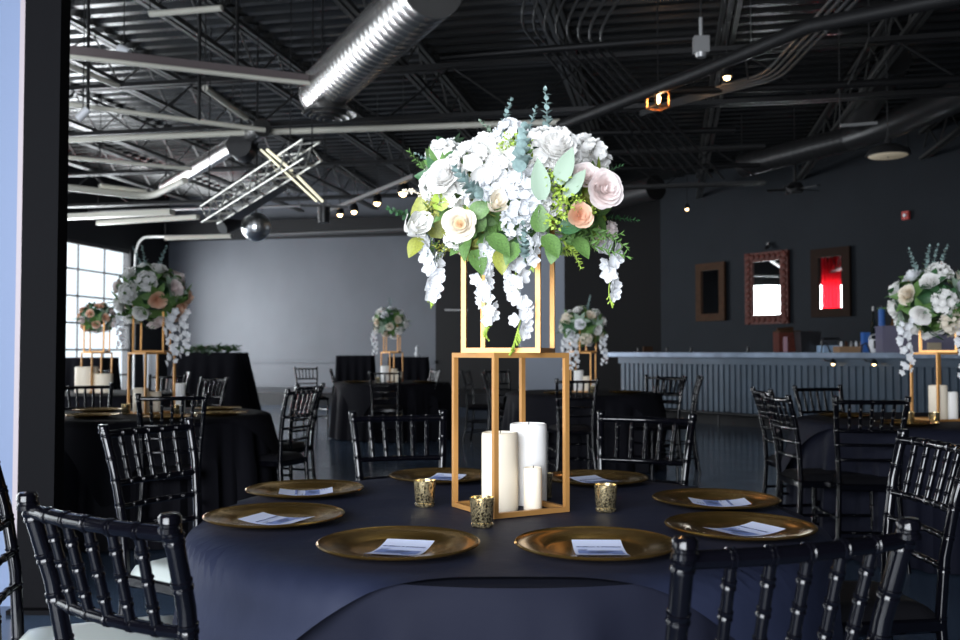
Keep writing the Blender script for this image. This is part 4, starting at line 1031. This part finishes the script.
arrangement_main()
def arrangement_far(base,rx,rz_,label,pal,seed,nfl=16,hang=(),tips=3,cenz=.12):
    rd=random.Random(seed); t=thing('floral_arrangement',label,'flowers',base,0,'floral centrepieces'); cen=Vector((0,0,cenz))
    part('foam_core',MB().lathe([(.001,-.6),(.5,-.5),(.75,-.1),(.75,.2),(.45,.6),(.001,.7)],14,Matrix.Translation(cen)@Matrix.Diagonal((rx*.7,rx*.7,rz_*.8,1))),m_dkgreen,t)
    def sph(k,n):
        z=1-2*(k+.5)/n; a=k*2.39996+seed; q=math.sqrt(1-z*z); return Vector((q*math.cos(a),q*math.sin(a),z))
    for k in range(26):
        d=sph(k,26); p=cen+Vector((d.x*rx*.75,d.y*rx*.75,d.z*rz_*.75)); place(t,'leaf_spray',get('leaves',rd.choice([m_leaf,m_dkgreen,m_silver,m_leaf]),rd.randint(1,4)),p,d,rx*.42,rd.random()*6)
    for k in range(nfl):
        d=sph(k,nfl); p=cen+Vector((d.x*rx*.85,d.y*rx*.85,d.z*rz_*.85)); m=pal(d,rd); kind=rd.choice(['rose','peony','rose2','cl'])
        if kind=='cl': place(t,'blossom_cluster',get('cluster',m,rd.randint(1,3)),p,d,rx*.25,rd.random()*6)
        else: place(t,'rose',rose_me(kind,m),p,d,rx*.25,rd.random()*6)
    for k in range(tips):
        a=rd.uniform(-.6,.6); d=Vector((math.sin(a),rd.uniform(-.3,.3),math.cos(a))); place(t,'eucalyptus_sprig',get('euc',m_euc,1+k),cen+Vector((d.x*rx*.6,0,rz_*.7)),d,rx*.75,0)
    for k in range(6):
        a=rd.random()*6.28; d=Vector((math.cos(a),math.sin(a),rd.uniform(-.3,.2))); place(t,'green_sprig',get('rosemary',m_leaf,1+k%3),cen+d*rx*.6,d,rx*.65,0)
    for (x,y,Lh) in hang:
        o=link('hanging_blossoms',HB[0],t,Matrix.Translation((x,y,cenz-rz_*.5))@Matrix.Scale(Lh,4))
    return t
HB=[bells2(21,m_lilac,20,.062)]
def palw(d,r): return r.choice([m_white,m_white,m_lilac,m_cream])
def palT1(d,r): return r.choice([m_pinkw,m_peach]) if d.x>.35 else r.choice([m_white,m_white,m_pinkw])
def palT2(d,r): return r.choice([m_pinkw,m_peach,m_peach])
ZS=TZ+.775
arrangement_far((locs[0][0],locs[0][1],ZS-.13),.25,.21,'white and blush floral arrangement on the left table',palT1,3,24,[(.17,-.1,.42),(-.2,-.02,.3),(.22,0,.36)],3,.14)
arrangement_far((locs[1][0]-.03,locs[1][1],ZS-.08),.24,.21,'small far white floral arrangement before the grey wall',palw,5,20,[(-.2,-.05,.40)],2,.12)
arrangement_far((locs[2][0],locs[2][1],ZS-.22),.24,.20,'white floral arrangement on the table right of centre',palw,8,20,[(-.18,-.1,.42),(.2,-.1,.35),(-.1,-.15,.4)],2,.12)
arrangement_far((locs[3][0]-.02,locs[3][1],ZS-.20),.26,.21,'white floral arrangement at the right edge before the bar',palw,11,26,[(-.22,-.1,.38),(.10,-.15,.4)],4,.13)
arrangement_far((locs[4][0],locs[4][1],ZS-.10),.19,.15,'peach and blush flower ball in front of the left window',palT2,13,20,[],0,.08)
# greenery garland on long table
mb=MB(); rd=random.Random(5); q0=pt(176,352.5,17); L_=pt(236,352.5,17).x-q0.x
for k in range(260):
    M=Matrix.Translation((rd.random()*L_,rd.uniform(-.1,.12),rd.uniform(0,.1)))@Matrix.Rotation(rd.random()*6.3,4,'Z')@Matrix.Rotation(rd.uniform(-.4,.9),4,'X'); leaf_grid(mb,M,.13,.03,.2)
solo('garland',mb,m_green,'loose green leaf garland lying on the long draped table','garland',loc=(q0.x,17.1,q0.z+.005))
# ================= HANGERS
def hang(o,pts,r=.006):
    for (dx,dy,dz) in pts:
        z1=5.21-o.location.z
        part('hanger',MB().tube([(dx,dy,dz),(dx,dy,z1)],r,6),m_steelblk,o)
for o in list(bpy.data.objects):
    if o.parent or o.type=='LIGHT': continue
    b=o.name.split('.')[0]
    if b in('light_batten','lighting_track','mounting_bar','ceiling_rail','ceiling_pipe','ceiling_brace','junction_box','pendant_lamp','track_spotlight','moving_head_light','slanted_tube_bar','flood_light','speaker','spotlight','lantern','ceiling_fan','cable') : hang(o,[(0,0,-.03)])
    if b in('lighting_truss','spiral_duct','black_duct','mirror_ball'): hang(o,[(0,0,.1)],.008)
    if b=='lighting_truss': hang(o,[(B.x-A.x,B.y-A.y,B.z-A.z)],.008)
